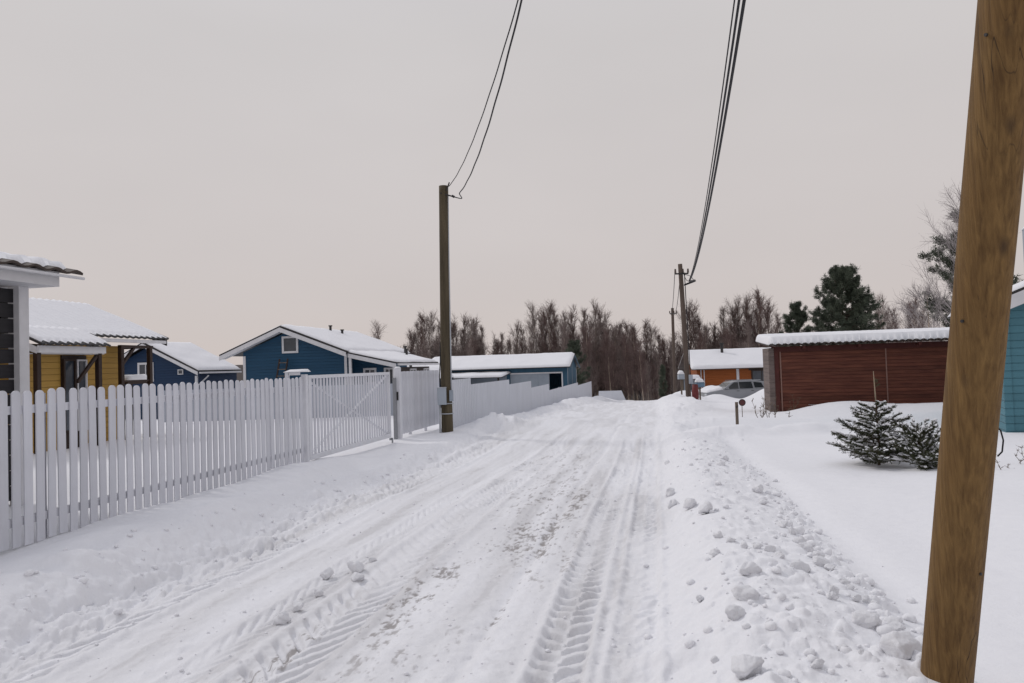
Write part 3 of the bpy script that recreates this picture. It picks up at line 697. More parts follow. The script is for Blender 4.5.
tiled_snow((-.03, -6.2, 2.69), (-.03, 3.47, 2.69), (-2.66, 3.47, 3.80), (-2.66, -6.2, 3.80), 21)
grid_slab('roof_snow', (-5.38, -6.2, 2.69), (-5.38, 3.47, 2.69), (-2.70, 3.47, 3.80), (-2.70, -6.2, 3.80), .04, 'snow', H, .3, .03, .06, base=.053, seed=25)
tile_roof((.74, -2.03, 2.40), (.74, .14, 2.40), (-.2, .14, 2.81), (-.2, -2.03, 2.81), 2, 'porch_roof')
tiled_snow((.71, -2.0, 2.405), (.71, .12, 2.405), (-.2, .12, 2.81), (-.2, -2.0, 2.81), 23)
MB().box(.60, .64, -2.0, .11, 2.24, 2.40).build('fascia', 'trim', H)
MB().prism([(-.4, 2.58), (.6, 2.22), (.6, 2.37), (-.4, 2.79)], -2.02, -1.985, 'xz').build('bargeboard', 'trim', H)
MB().prism([(-.4, 2.64), (.6, 2.24), (.6, 2.37), (-.4, 2.79)], .10, .135, 'xz').build('bargeboard', 'trim', H)
MB().box(.2, .6, -1.98, .1, 2.22, 2.238).build('soffit', 'trim', H)
MB().box(-.45, -.06, .16, 3.4, 2.60, 2.62).build('soffit', 'trim', H)
MB().box(-.06, -.02, .16, 3.43, 2.58, 2.67).build('fascia', 'trim', H)
MB().prism([(-2.68, 3.62), (-.03, 2.52), (-.03, 2.68), (-2.68, 3.79)], 3.44, 3.48, 'xz').build('bargeboard', 'roof_dark', H)
# glazed veranda bay, posts and braces
MB().box(.182, .22, -.86, -.06, -.3, 2.2).build('door_panel', 'brown', H)
window(H, 'door_window', -.80, -.50, .4, 2.06, .222, m='brown', t=.05, axis='x', bars=False)
window(H, 'door_window', -.38, -.13, .4, 2.06, .222, m='trim', t=.04, axis='x', bars=False)
for x, y in ((.55, -.05), (.55, -1.95), (-.12, 1.62), (-.12, 2.80)): MB().box(x - .06, x + .06, y - .06, y + .06, -.4, 2.24 if x > 0 else 2.5, .01).build('veranda_post', 'brown', H)
MB().box(-.17, -.07, 1.56, 2.9, 2.44, 2.51).build('veranda_beam', 'brown', H)
MB().box(-2.6, -.19, 2.72, 2.82, 2.44, 2.51).build('veranda_beam', 'brown', H)
MB().bar((.55, -.1, 2.2), (.55, -.75, 1.55), .07, .07, (1, 0, 0)).build('brace', 'brown', H)
MB().bar((-.12, 1.68, 2.0), (-.12, 2.15, 2.45), .07, .07, (1, 0, 0)).build('brace', 'brown', H)
MB().box(-.15, -.09, 1.685, 2.735, 1.50, 1.55).build('veranda_rail', 'brown', H)
tb = empty('garden_bench', (-11.7, 22.7, 0), 'snow heaped bench standing beyond the ochre veranda', 'bench', rz=RZ)
MB().box(-.3, .3, -.1, .8, 1.42, 1.5).build('top', 'brown', tb)
for x in (-.25, .2):
    for y in (-.05, .7): MB().box(x, x + .06, y, y + .06, -.3, 1.419).build('leg', 'brown', tb)
grid_slab('snow_cap', (-.32, -.12, 1.502), (.32, -.12, 1.502), (.32, .82, 1.502), (-.32, .82, 1.502), .2, 'snow', tb, .08, .04, .15)

# --- dark slatted pavilion at the left edge
H = empty('garden_pavilion', (-6.41, 9.8, 0), 'dark slatted garden pavilion with white corner post and snowy roof at the left edge', 'pavilion', rz=RZ)
for x in (-.11, -4.4):
    for y in (.0, -5.2): MB().box(x, x + .175, y, y + .16, -.3, 2.848, .006).build('corner_post', 'trim', H)
for i in range(14):
    z = .1 + i * .195; MB().box(-.06, -.02, -5.03, -.003, z, z + .176).build('wall_board', 'slat_dark', H)
for i in range(14):
    z = .1 + i * .195; MB().box(-4.2, -.112, .06, .10, z, z + .176).build('wall_board', 'slat_dark', H)
for y in (-.5, -1.7, -3.3): MB().box(-.13, -.062, y, y + .1, -.2, 2.8).build('stud', 'brown', H)
MB().box(-4.8, .40, -5.6, .30, 2.85, 3.045).build('soffit_box', 'trim', H)
MB().prism([(-4.8, 3.002), (.36, 3.002), (-2.2, 3.52)], .26, .30, 'xz').build('gable_board', 'trim', H)
grid_slab('roof', (.50, -5.8, 3.015), (.50, .60, 3.015), (-2.2, .60, 3.56), (-2.2, -5.8, 3.56), .03, 'roof_rust', H, .1, wave=(.045, .34))
grid_slab('roof', (-4.9, -5.8, 3.015), (-4.9, .60, 3.015), (-2.201, .60, 3.56), (-2.201, -5.8, 3.56), .03, 'roof_rust', H, .4)
grid_slab('roof_snow', (.40, -5.8, 3.05), (.40, .52, 3.05), (-2.2, .52, 3.575), (-2.2, -5.8, 3.575), .075, 'snow', H, .05, .06, .10, wave=(.03, .34), base=.02, seed=33, ragged=.16)
grid_slab('roof_snow', (-4.8, -5.8, 3.04), (-4.8, .55, 3.04), (-2.2, .55, 3.575), (-2.2, -5.8, 3.575), .09, 'snow', H, .2, .05, .1, base=.033, seed=35)
MB().tube([(.50, -5.8, 2.985), (.50, .62, 2.985)], .020, 10).build('gutter', 'trim', H)

# --- white roofed house behind the gate
H = empty('snow_roofed_house', (-9.2, 50, -.9), 'distant house almost hidden under a white roof between blue gable and old pole', 'house', rz=RZ)
mb = MB(); gable_wall(mb, -3.2, 3.0, -.8, 1.9, 1.9, -.6, 2.95, 0, 7); mb.build('wall', 'blue2', H)
for a, b, zz, sd in ((3.6, -.6, 3.15, 44), (-3.9, -.601, 3.15, 45)):
    grid_slab('roof', (a, -.4, 1.72), (a, 7.4, 1.72), (b, 7.4, zz), (b, -.4, zz), .06, 'roof_dark', H, 1)
    grid_slab('roof_snow', (a, -.38, 1.725), (a, 7.38, 1.725), (b, 7.38, zz), (b, -.38, zz), .17, 'snow', H, .25, .06, .15, base=.062, seed=sd)
c = MB(); c.tube([(1.6, 3, 2.4), (1.6, 3, 3.3)], .1, 10); c.build('chimney_pipe', 'roof_dark', H)
window(H, 'window', .8, 1.8, .6, 1.5, 0)

# --- blue garage beyond the metal fence
H = empty('blue_garage', (4.0, 56, -1.45), 'long blue garage with snow covered roof behind the sheet metal fence', 'garage', rz=RZ)
X0 = -11.0
mb = MB(); mb.prism([(.0, -.6), (6.2, -.6), (6.2, 2.9), (3.1, 3.72), (.0, 2.86)], -.12, 0, 'yz'); mb.build('gable_wall', 'gblue', H)
fw = MB(); fw.box(X0, -.121, 0, .12, 2.42, 2.86); fw.box(-.36, -.121, 0, .12, -.6, 2.42); fw.box(-4.55, -4.3, 0, .12, -.6, 2.42); fw.box(X0, -8.6, 0, .12, -.6, 2.42); fw.build('front_wall', 'gblue', H)
MB().box(X0, -.13, 6.05, 6.2, -.6, 2.86).build('back_wall', 'gblue', H)
MB().box(X0, -.13, .13, 6.04, -.62, -.5).build('floor_slab', 'black', H)
MB().box(-2.2, -1.36 + .0, .05, .09, -.5, 2.41).build('door_panel', 'gpanel', H)
MB().box(-4.29, -2.21, .03, .07, -.5, 2.41).build('door_panel', 'gpanel', H)
MB().box(-8.59, -4.56, .03, .07, -.5, 2.30).build('door_panel', 'gpanel', H)
tr = MB(); tr.box(-4.3, -.36, -.04, -.002, 2.40, 2.50); tr.box(-.44, -.34, -.04, -.002, -.5, 2.399); tr.box(-8.6, -4.56, -.04, -.002, 2.31, 2.39); tr.build('door_frame', 'trim', H)
for ya, yb, zt in ((0, .1, 2.80), (6.1, 6.2, 2.80), (3.0, 3.1, 3.5)): MB().box(.002, .03, ya, yb, -.6, zt).build('corner_board', 'gpanel' if ya < 6 else 'trim', H)
grid_slab('roof', (X0 - .2, -.45, 2.80), (.28, -.45, 2.80), (.28, 3.1, 3.76), (X0 - .2, 3.1, 3.76), .06, 'roof_dark', H, 1)
grid_slab('roof', (X0 - .2, 6.65, 2.80), (.28, 6.65, 2.80), (.28, 3.101, 3.76), (X0 - .2, 3.101, 3.76), .06, 'roof_dark', H, 1)
grid_slab('roof_snow', (X0 - .2, -.44, 2.805), (.26, -.44, 2.805), (.26, 3.1, 3.765), (X0 - .2, 3.1, 3.765), .14, 'snow', H, .2, .05, .12, base=.062, seed=51)
grid_slab('roof_snow', (X0 - .2, 6.63, 2.805), (.26, 6.63, 2.805), (.26, 3.1, 3.765), (X0 - .2, 3.1, 3.765), .14, 'snow', H, .25, .05, .12, base=.062, seed=52)
MB().prism([(-.46, 2.68), (3.1, 3.64), (3.1, 3.755), (-.46, 2.795)], .24, .275, 'yz').build('bargeboard', 'gblue', H)
MB().prism([(6.66, 2.68), (3.101, 3.64), (3.101, 3.755), (6.66, 2.795)], .24, .275, 'yz').build('bargeboard', 'gblue', H)
grid_slab('lean_to_roof', (X0 - .2, -1.6, 2.20), (-4.6, -1.6, 2.20), (-4.2, -.02, 2.50), (X0 - .2, -.02, 2.50), .05, 'roof_dark', H, 1)
grid_slab('roof_snow', (X0 - .2, -1.6, 2.21), (-4.62, -1.6, 2.21), (-4.22, -.02, 2.51), (X0 - .2, -.02, 2.51), .16, 'snow', H, .15, .05, .25, base=.045, seed=53)
for x in (-4.9, -7.5, -10.5): MB().box(x - .06, x + .06, -1.5, -1.38, -.6, 2.2).build('lean_to_post', 'brown', H)

# --- red brown shed on the right
H = empty('red_shed', (8.82, 25.6, -.3), 'long dark red boarded shed with thick snow on its corrugated roof', 'shed', rz=math.radians(-12.5))
SW, SD = 8.4, 3.6
MB().box(.0, SW, 0, .1, -.3, 2.27).build('front_wall', 'red', H)
MB().box(-.02, .08, .11, SD, -.3, 2.25).build('side_wall', 'logend', H)
MB().box(SW - .1, SW, .11, SD, -.3, 2.25).build('side_wall', 'red', H)
MB().box(.09, SW - .11, SD - .1, SD, -.3, 2.2).build('back_wall', 'red', H)
MB().box(-.21, -.022, -.08, .16, -.3, 2.22, .02).build('corner_pillar', 'logend', H)
MB().box(-.021, .12, -.05, -.002, -.2, 2.25).build('trim_board', 'redtrim', H)
MB().box(.16, .20, -.03, -.002, -.1, 2.12).build('pale_strip', 'pale', H)
MB().box(3.44, 3.475, -.02, -.002, -.1, 2.2).build('pale_strip', 'pale', H)
MB().box(-.1, SW, -.06, -.004, 2.10, 2.27).build('eave_board', 'redtrim', H)
grid_slab('roof', (-.20, -.42, 2.275), (SW + .3, -.42, 2.275), (SW + .3, SD + .4, 2.50), (-.20, SD + .4, 2.50), .025, 'roof_rust', H, .1, wave=(.07, .21))
grid_slab('roof_snow', (-.22, -.36, 2.30), (SW + .3, -.36, 2.30), (SW + .3, SD + .4, 2.525), (-.22, SD + .4, 2.525), .28, 'snow', H, .05, .02, .16, wave=(.07, .21), base=.027, seed=61, ragged=.10, topwave=.05)
for x in (.9, 2.6, 4.4, 6.2): MB().box(x - .04, x + .04, -.38, -.062, 2.18, 2.27).build('rafter_end', 'redtrim', H)
ic = MB()
for x, s in ((1.0, .5), (1.9, .8), (2.6, .4), (3.4, .25)): ic.box(x, x + s, -.012, -.001, .30 + .03 * math.sin(x * 9), .345 + .04 * math.sin(x * 5))
ic.build('frost_patch', 'snow', H)

# --- orange log house in the distance
H = empty('orange_house', (14.5, 60, -1.35), 'orange log house with broad white roof behind the silver car', 'house', rz=math.radians(-4))
OW = 9.5
MB().box(0, OW, 0, .2, -.5, 2.25).build('front_wall', 'orange', H)
MB().box(0, .2, .21, 6, -.5, 2.25).build('side_wall', 'orange', H); MB().box(OW - .2, OW, .21, 6, -.5, 2.25).build('side_wall', 'orange', H)
MB().prism([(0, 2.26), (6, 2.26), (3, 3.2)], .02, .18, 'yz').build('gable_wall', 'orange', H); MB().prism([(0, 2.26), (6, 2.26), (3, 3.2)], OW - .18, OW - .02, 'yz').build('gable_wall', 'orange', H)
for x, w in ((.28, .06), (.52, .06), (3.05, .2)): MB().box(x, x + w, -.06, -.002, -.4, 2.2).build('corner_board', 'trim', H)
window(H, 'window', 4.3, 5.7, .95, 1.95, 0, m='brown', t=.1)
window(H, 'window', 6.6, 8.0, .95, 1.95, 0, m='brown', t=.1)
dk = MB(); dk.box(4.0, OW, -.02, -.003, 2.0, 2.24); dk.build('eave_board', 'brown', H)
grid_slab('roof', (-.5, -.6, 2.16), (OW + .4, -.6, 2.16), (OW + .4, 3, 3.55), (-.5, 3, 3.55), .06, 'roof_rust', H, 1)
grid_slab('roof', (-.5, 6.6, 2.16), (OW + .4, 6.6, 2.16), (OW + .4, 3.001, 3.55), (-.5, 3.001, 3.55), .06, 'roof_rust', H, 1)
grid_slab('roof_snow', (-.5, -.6, 2.165), (OW + .4, -.6, 2.165), (OW + .4, 3, 3.555), (-.5, 3, 3.555), .20, 'snow', H, .2, .05, .16, base=.062, seed=71)
grid_slab('roof_snow', (-.5, 6.6, 2.165), (OW + .4, 6.6, 2.165), (OW + .4, 3, 3.555), (-.5, 3, 3.555), .20, 'snow', H, .3, .05, .16, base=.062, seed=72)
c = MB(); c.tube([(2.45, 2.2, 3.1), (2.45, 2.2, 4.15)], .11, 10); c.tube([(2.45, 2.2, 4.15), (2.45, 2.2, 4.28)], .17, 10); c.build('chimney_pipe', 'roof_dark', H)
# snow capped annexe to its left
H = empty('log_shelter', (13.75, 58.5, -1.35), 'small grey shelter with snowy roof left of the orange house', 'shelter', rz=0)
for x in (-.5, .5):
    for y in (0, 1.0): MB().box(x - .05, x + .05, y - .05, y + .05, -.4, 1.45).build('post', 'stake', H)
MB().box(-.44, .44, .97, 1.03, -.4, 1.4).build('back_wall', 'gpanel', H)
MB().box(-.62, .62, -.3, 1.2, 1.452, 1.50).build('roof', 'roof_dark', H)
grid_slab('roof_snow', (-.62, -.3, 1.502), (.62, -.3, 1.502), (.62, 1.2, 1.502), (-.62, 1.2, 1.502), .3, 'snow', H, .12, .08, .25, seed=75)

# --- teal house at the right edge
H = empty('teal_house', (9.78, 15.2, 0), 'turquoise boarded house with white bargeboard at the right edge behind the big pole', 'house', rz=math.radians(-24))
TW = 5.0
mb = MB(); gable_wall(mb, 0, TW, -.3, 2.42, 2.42, TW / 2, 3.45, 0, 7); mb.build('wall', 'teal', H)
barge(H, [(-.12, 2.58), (TW / 2, 3.66), (TW + .12, 2.58)], -.42, .26)
for a, sd in ((-.14, 81), (TW + .14, 82)):
    b = TW / 2 - (.0005 if a < 0 else -.0005)
    grid_slab('roof', (a, -.42, 2.56), (a, 7.4, 2.56), (b, 7.4, 3.66), (b, -.42, 3.66), .05, 'roof_dark', H, 1)
    grid_slab('roof_snow', (a, -.40, 2.565), (a, 7.4, 2.565), (b, 7.4, 3.665), (b, -.40, 3.665), .10, 'snow', H, .2, .05, .12, base=.053, seed=sd)
MB().box(.002, .14, -.03, -.002, -.3, 2.4).build('corner_board', 'teal', H)
window(H, 'window', 2.2, 3.3, .9, 2.1, 0)
ch = MB(); ch.box(.95, 1.55, 2.2, 2.8, 2.7, 4.35); ch.build('chimney', 'gpanel', H)
grid_slab('chimney_snow', (.93, 2.18, 4.352), (1.57, 2.18, 4.352), (1.57, 2.82, 4.352), (.93, 2.82, 4.352), .12, 'snow', H, .08, .03, .12)

# ------------------------------------------------------------------ poles and cables
def round_pole(path, r, n=28, seed=0):
    P = np.array(path, float); m = 60
    t = np.linspace(0, 1, m); Q = np.stack([np.interp(t, np.linspace(0, 1, len(P)), P[:, i]) for i in range(3)], 1)
    R = np.interp(t, [0, 1], r) * (1 + .012 * vnoise(t * 30, t * 0 + seed, seed))
    mb = MB(); mb.tube(Q, R, n); return mb
# big leaning pole in the foreground
base = np.array([2.003, 3.72, -.25]); top = np.array([2.187, 1.884, 8.9])
gb = ground_at(2.003, 3.68)
BP = empty('utility_pole', (2.003, 3.68, gb), 'thick golden brown wooden pole leaning right in the near foreground', 'utility pole')
off = np.array([2.003, 3.68, gb])
round_pole([base - off, top - off], (.111, .107), 48, 3).build('pole', 'pole', BP, smooth=True)
def on_pole(z, ang, r=.110):
    t = (z - base[2]) / (top[2] - base[2]); c = base + (top - base) * t - off
    return c + r * np.array([math.cos(ang), math.sin(ang), 0]), c
p, c = on_pole(1.22, -.25, .108)
lp = [p + np.array([.0, -.01, .06]), p + np.array([.018, -.012, .045]), p + np.array([.028, -.012, .0]), p + np.array([.02, -.012, -.05]), p + np.array([0, -.01, -.07])]
MB().tube(lp, .0035, 6).build('wire_loop', 'cable', BP, True)
for z, a in ((.62, -1.15), (2.9, -2.75), (1.75, -2.7)):
    p, c = on_pole(z, a, .110); d = (p - c) / np.linalg.norm(p - c); MB().tube([p - d * .03, p + d * .008], .007, 8).build('nail', 'roof_dark', BP)
hk = MB(); t_ = top - off
hk.bar(t_ + np.array([-.5, 0, -.55]), t_ + np.array([.25, 0, -.55]), .06, .06); hk.build('bracket', 'steel', BP)
for dx in (-.45, -.25, -.08): MB().tube([t_ + np.array([dx, 0, -.52]), t_ + np.array([dx, 0, -.38])], [.045, .035], 10).build('insulator', 'porc', BP)

# old dark pole on the left with the meter box
gl = -.12
OP = empty('utility_pole', (-1.73, 19.6, gl), 'dark mossy wooden pole with grey meter box beside the white fence', 'utility pole')
round_pole([(0, 0, -.4), (.0, 0, 1.4), (.08, 0, 6.45)], (.155, .122), 24, 5).build('pole', 'oldpole', OP, smooth=True)
bx = MB(); bx.box(-.21, .015, -.28, -.14, .80, 1.22, .02); mbx = bx.build('meter_box', 'box', OP)
bx = MB(); bx.box(-.215, .02, -.29, -.13, 1.221, 1.245); bx.build('box_lid', 'pipe', mbx)
MB().box(.09, .18, -.19, -.05, .88, 1.16).build('junction_box', 'gpanel', OP)
for z in (.56, .82): MB().tube([(.166 * math.cos(a), .166 * math.sin(a), z) for a in np.linspace(-2.6, .3, 9)], .014, 6).build('steel_band', 'pipe', OP)
MB().tube([(-.17, -.12, -.1), (-.17, -.13, .79)], .028, 8).build('conduit', 'pipe', OP, True)
MB().tube([(.135, -.07, 1.15), (.15, -.06, 2.6), (.165, -.05, 4.4), (.19, -.03, 6.2)], .018, 8).build('conduit', 'pipe', OP, True)
MB().tube([(-.13, -.12, 1.25), (-.16, -.09, 1.5), (-.13, -.06, 1.9), (-.12, -.03, 2.4)], .014, 6).build('cable_drop', 'cable', OP, True)
h_ = MB(); h_.bar((.0, -.1, 6.25), (.32, -.1, 6.15), .03, .03); h_.tube([(.30, -.1, 6.17), (.36, -.12, 6.13)], .03, 8); h_.build('bracket', 'roof_dark', OP)
h_ = MB(); h_.bar((.16, -.1, 6.3), (.24, -.1, 6.52), .03, .03); h_.build('hook', 'roof_dark', OP)

def far_pole(loc, h, lean, r, label, red=False):
    o = empty('utility_pole', loc, label, 'utility pole')
    round_pole([(0, 0, -.5), (lean[0] * .5, lean[1] * .5, h * .5), (lean[0], lean[1], h)], r, 16, 8).build('pole', 'farpole', o, smooth=True)
    a = MB(); a.bar((lean[0] - .32, -.1, h - .55), (lean[0] + .42, -.1, h - .55), .06, .08); a.build('crossarm', 'roof_dark', o)
    for dx in (-.3, .12, .4): MB().tube([(lean[0] + dx, -.1, h - .5), (lean[0] + dx, -.1, h - .28)], [.06, .045], 8).build('insulator', 'porc', o)
    return o
gf_ = ground_at(9.65, 42)
FP = far_pole((9.65, 42, gf_), 6.95 - gf_, (-.2, 0), (.15, .12), 'leaning pole with cable brackets at the far right of the road')
MB().tube([(.13, -.13, .4), (.06, -.12, 3.5), (.0, -.1, 6.9)], .025, 6).build('conduit', 'cable', FP, True)
MB().box(.0, .2, -.26, -.13, .75, 1.25).build('junction_box', 'box', FP)
FP3 = far_pole((15.9, 75, ground_at(15.9, 75)), 6.8 - ground_at(15.9, 75), (.05, 0), (.16, .14), 'most distant pole standing against the dark wooded hill')

def cable(name, pts, r, label, group=None, n=70, twist=0.0):
    P = np.array(pts, float)
    # smooth curve through the points
    d = np.concatenate([[0], np.cumsum(np.linalg.norm(np.diff(P, axis=0), axis=1))]); t = np.linspace(0, d[-1], n)
    T = np.gradient(P, d, axis=0); Q = []
    for tt in t:
        i = min(np.searchsorted(d, tt, 'right') - 1, len(d) - 2); h = d[i + 1] - d[i]; u = (tt - d[i]) / h
        Q.append((2 * u**3 - 3 * u**2 + 1) * P[i] + (u**3 - 2 * u**2 + u) * h * T[i] + (-2 * u**3 + 3 * u**2) * P[i + 1] + (u**3 - u**2) * h * T[i + 1])
    Q = np.array(Q)
    if twist: Q = Q + twist * np.stack([np.sin(t * 4.2 + r * 900), 0 * t, np.cos(t * 4.2 + r * 900)], 1)
    o = MB().tube(Q, r, 6).build(name, 'cable', None, True)
    tag(o, label, 'cable', group); return o
CABLES = []
def span(p0, p1, sag, extra=None, n=9):
    p0 = np.array(p0, float); p1 = np.array(p1, float); out = []
    for u in np.linspace(0, 1, n): out.append(p0 + (p1 - p0) * u - np.array([0, 0, sag * 4 * u * (1 - u)]))
    return out
# right hand bundle, from the big pole to the far pole
for dx, r, tw, dz, l in ((-.63, .012, 0, .0, 'thinnest left cable of the bundle running to the far pole on the right'), (-.545, .020, 0, -.03, 'middle cable of the bundle running to the far pole on the right'), (-.45, .026, 0, -.06, 'thickest right cable of the bundle running to the far pole on the right')):
    cable('overhead_cable', span(top + np.array([dx, -.05, -.38]), (9.83 + dx * .1, 41.85, 5.86 + dz), 1.35, n=14) + [np.array([9.60, 41.88, 5.80 + dz])], r, l, 'overhead cables', 130, tw)
cable('overhead_cable', [(9.55, 41.85, 6.5), (9.72, 41.7, 6.0), (9.98, 41.2, 5.92), (9.9, 41.4, 6.15), (9.66, 41.85, 6.35)], .016, 'short slack loop of cable at the head of the far pole', 'overhead cables', 40)
# left pair, from the big pole to the old pole
cable('overhead_cable', span(top + np.array([-.56, .05, -.38]), (-1.50, 19.5, 6.30), 1.12, n=14), .010, 'upper thin cable crossing the road to the dark mossy pole', 'overhead cables', 110, .002)
cable('overhead_cable', span(top + np.array([-.80, .05, -.38]), (-1.36, 19.45, 6.0), 1.42, n=14) + [np.array([-1.56, 19.5, 6.08])], .013, 'lower cable drooping to the side of the dark mossy pole', 'overhead cables', 120, .003)
for dx, zz, l in ((-.3, 6.62, 'left distant cable between the two farthest poles'), (.0, 6.5, 'right distant cable between the two farthest poles')):
    cable('overhead_cable', span((9.45 + dx, 42.0, zz), (15.95 + dx, 74.9, 6.35), 1.0), .018, l, 'overhead cables', 60)

# ------------------------------------------------------------------ small things by the road
gz_ = ground_at(9.75, 41.4)
RB = empty('marker_barrel', (9.85, 41.3, gz_), 'red plastic drum at the foot of the far leaning pole', 'barrel')
MB().tube([(0, 0, -.2), (0, 0, .05), (0, 0, .08), (0, 0, .45), (0, 0, .5), (0, 0, .78)], [.17, .17, .19, .19, .17, .16], 16).build('drum', 'redpl', RB, True)
MB().tube([(0, 0, .781), (0, 0, .82)], .14, 16).build('lid', 'maroon', RB)
def mailbox(x, y, m, label, w=.6, h=.4, zz=.75, snow=True):
    o = empty('mailbox', (x, y, ground_at(x, y)), label, 'mailbox')
    MB().box(-.04, .04, -.04, .04, -.3, zz).build('post', 'stake', o)
    b = MB(); b.prism([(-w / 2, zz), (w / 2, zz), (w / 2, zz + h * .8), (w / 2 - .06, zz + h), (-w / 2 + .06, zz + h), (-w / 2, zz + h * .8)], -.18, .18, 'xz'); b.build('box', m, o)
    MB().box(-w / 2 + .05, w / 2 - .05, -.2, -.182, zz + .05, zz + h * .7).build('flap', m, o)
    if snow: grid_slab('snow_cap', (-w / 2, -.2, zz + h), (w / 2, -.2, zz + h), (w / 2, .2, zz + h), (-w / 2, .2, zz + h), .2, 'snow', o, .06, .05, .15)
mailbox(10.35, 42.3, 'mailblue', 'faded blue mailbox on a thin post right of the far leaning pole', .46, .28, .72)
mailbox(9.62, 43.6, 'box', 'pale grey mailbox under snow left of the far leaning pole', .34, .3, .95)
o = empty('wooden_stake', (5.84, 20.0, ground_at(5.84, 20)), 'short weathered wooden stake sticking out of the snow before the shed', 'stake')
MB().box(-.035, .035, -.03, .03, -.3, .72, .008).build('stake', 'stake', o)
MB().bar((-.02, -.036, .58), (.025, -.036, .63), .01, .03).build('nail', 'roof_dark', o)
o = empty('round_sign', (6.58, 22, ground_at(6.58, 22)), 'small round dark red sign on a thin rod behind the stake', 'sign')
MB().tube([(0, 0, -.3), (0, 0, .40)], .010, 8).build('rod', 'stake', o)
MB().tube([(0, -.02, .44), (0, -.035, .44)], .09, 24).build('disc', 'maroon', o)
MB().tube([(.09 * math.cos(a), -.03, .44 + .09 * math.sin(a)) for a in np.linspace(0, 2 * math.pi, 25)], .012, 6, False).build('rim', 'roof_dark', o)

def weed(loc, n, h, spread, label, seed, r=.004, m='dry', name='dry_weed', cat='weed', twigs=5):
    rg = np.random.default_rng(seed); P0, P1, R0, R1 = [], [], [], []
    for _ in range(n):
        b = np.array([rg.normal(0, spread * .35), rg.normal(0, spread * .35), -.05]); d = np.array([rg.normal(0, .35), rg.normal(0, .35), 1.0]); L = h * rg.uniform(.5, 1)
        p = b
        for k in range(3):
            q = p + d * L / 3 + rg.normal(0, .02, 3); P0.append(p); P1.append(q); R0.append(r * (1 - k * .2)); R1.append(r * (.8 - k * .2)); p = q
            for _ in range(twigs):
                tt = rg.random(); a = P0[-1] * 0 + (P0[-1] + (q - P0[-1]) * 0); e = q + np.array([rg.normal(0, .4), rg.normal(0, .4), rg.uniform(.1, .8)]) * L * .28
                P0.append(q); P1.append(e); R0.append(r * .6); R1.append(r * .25)
    V, F_ = segs(P0, P1, R0, R1)
    o = np_mesh(name, V, F_, m, None, loc=loc); tag(o, label, cat)
weed((7.55, 22.5, ground_at(7.55, 22.5)), 9, .6, .5, 'tuft of dark dry weeds left of the shed corner', 3, .012)
weed((8.9, 24.3, ground_at(8.9, 24.3)), 4, .5, .04, 'thin dry stalks in the snow at the foot of the shed pillar', 4, .007)
weed((6.55, 9.6, ground_at(6.55, 9.6)), 16, .24, 1.1, 'low bare twiggy bush in the snow at the right edge', 5, .005, name='bare_bush', cat='bush', twigs=7)
weed((5.75, 9.9, ground_at(5.75, 9.9)), 4, .2, .4, 'few thin twigs poking from the snow right of the big pole', 6, .004)

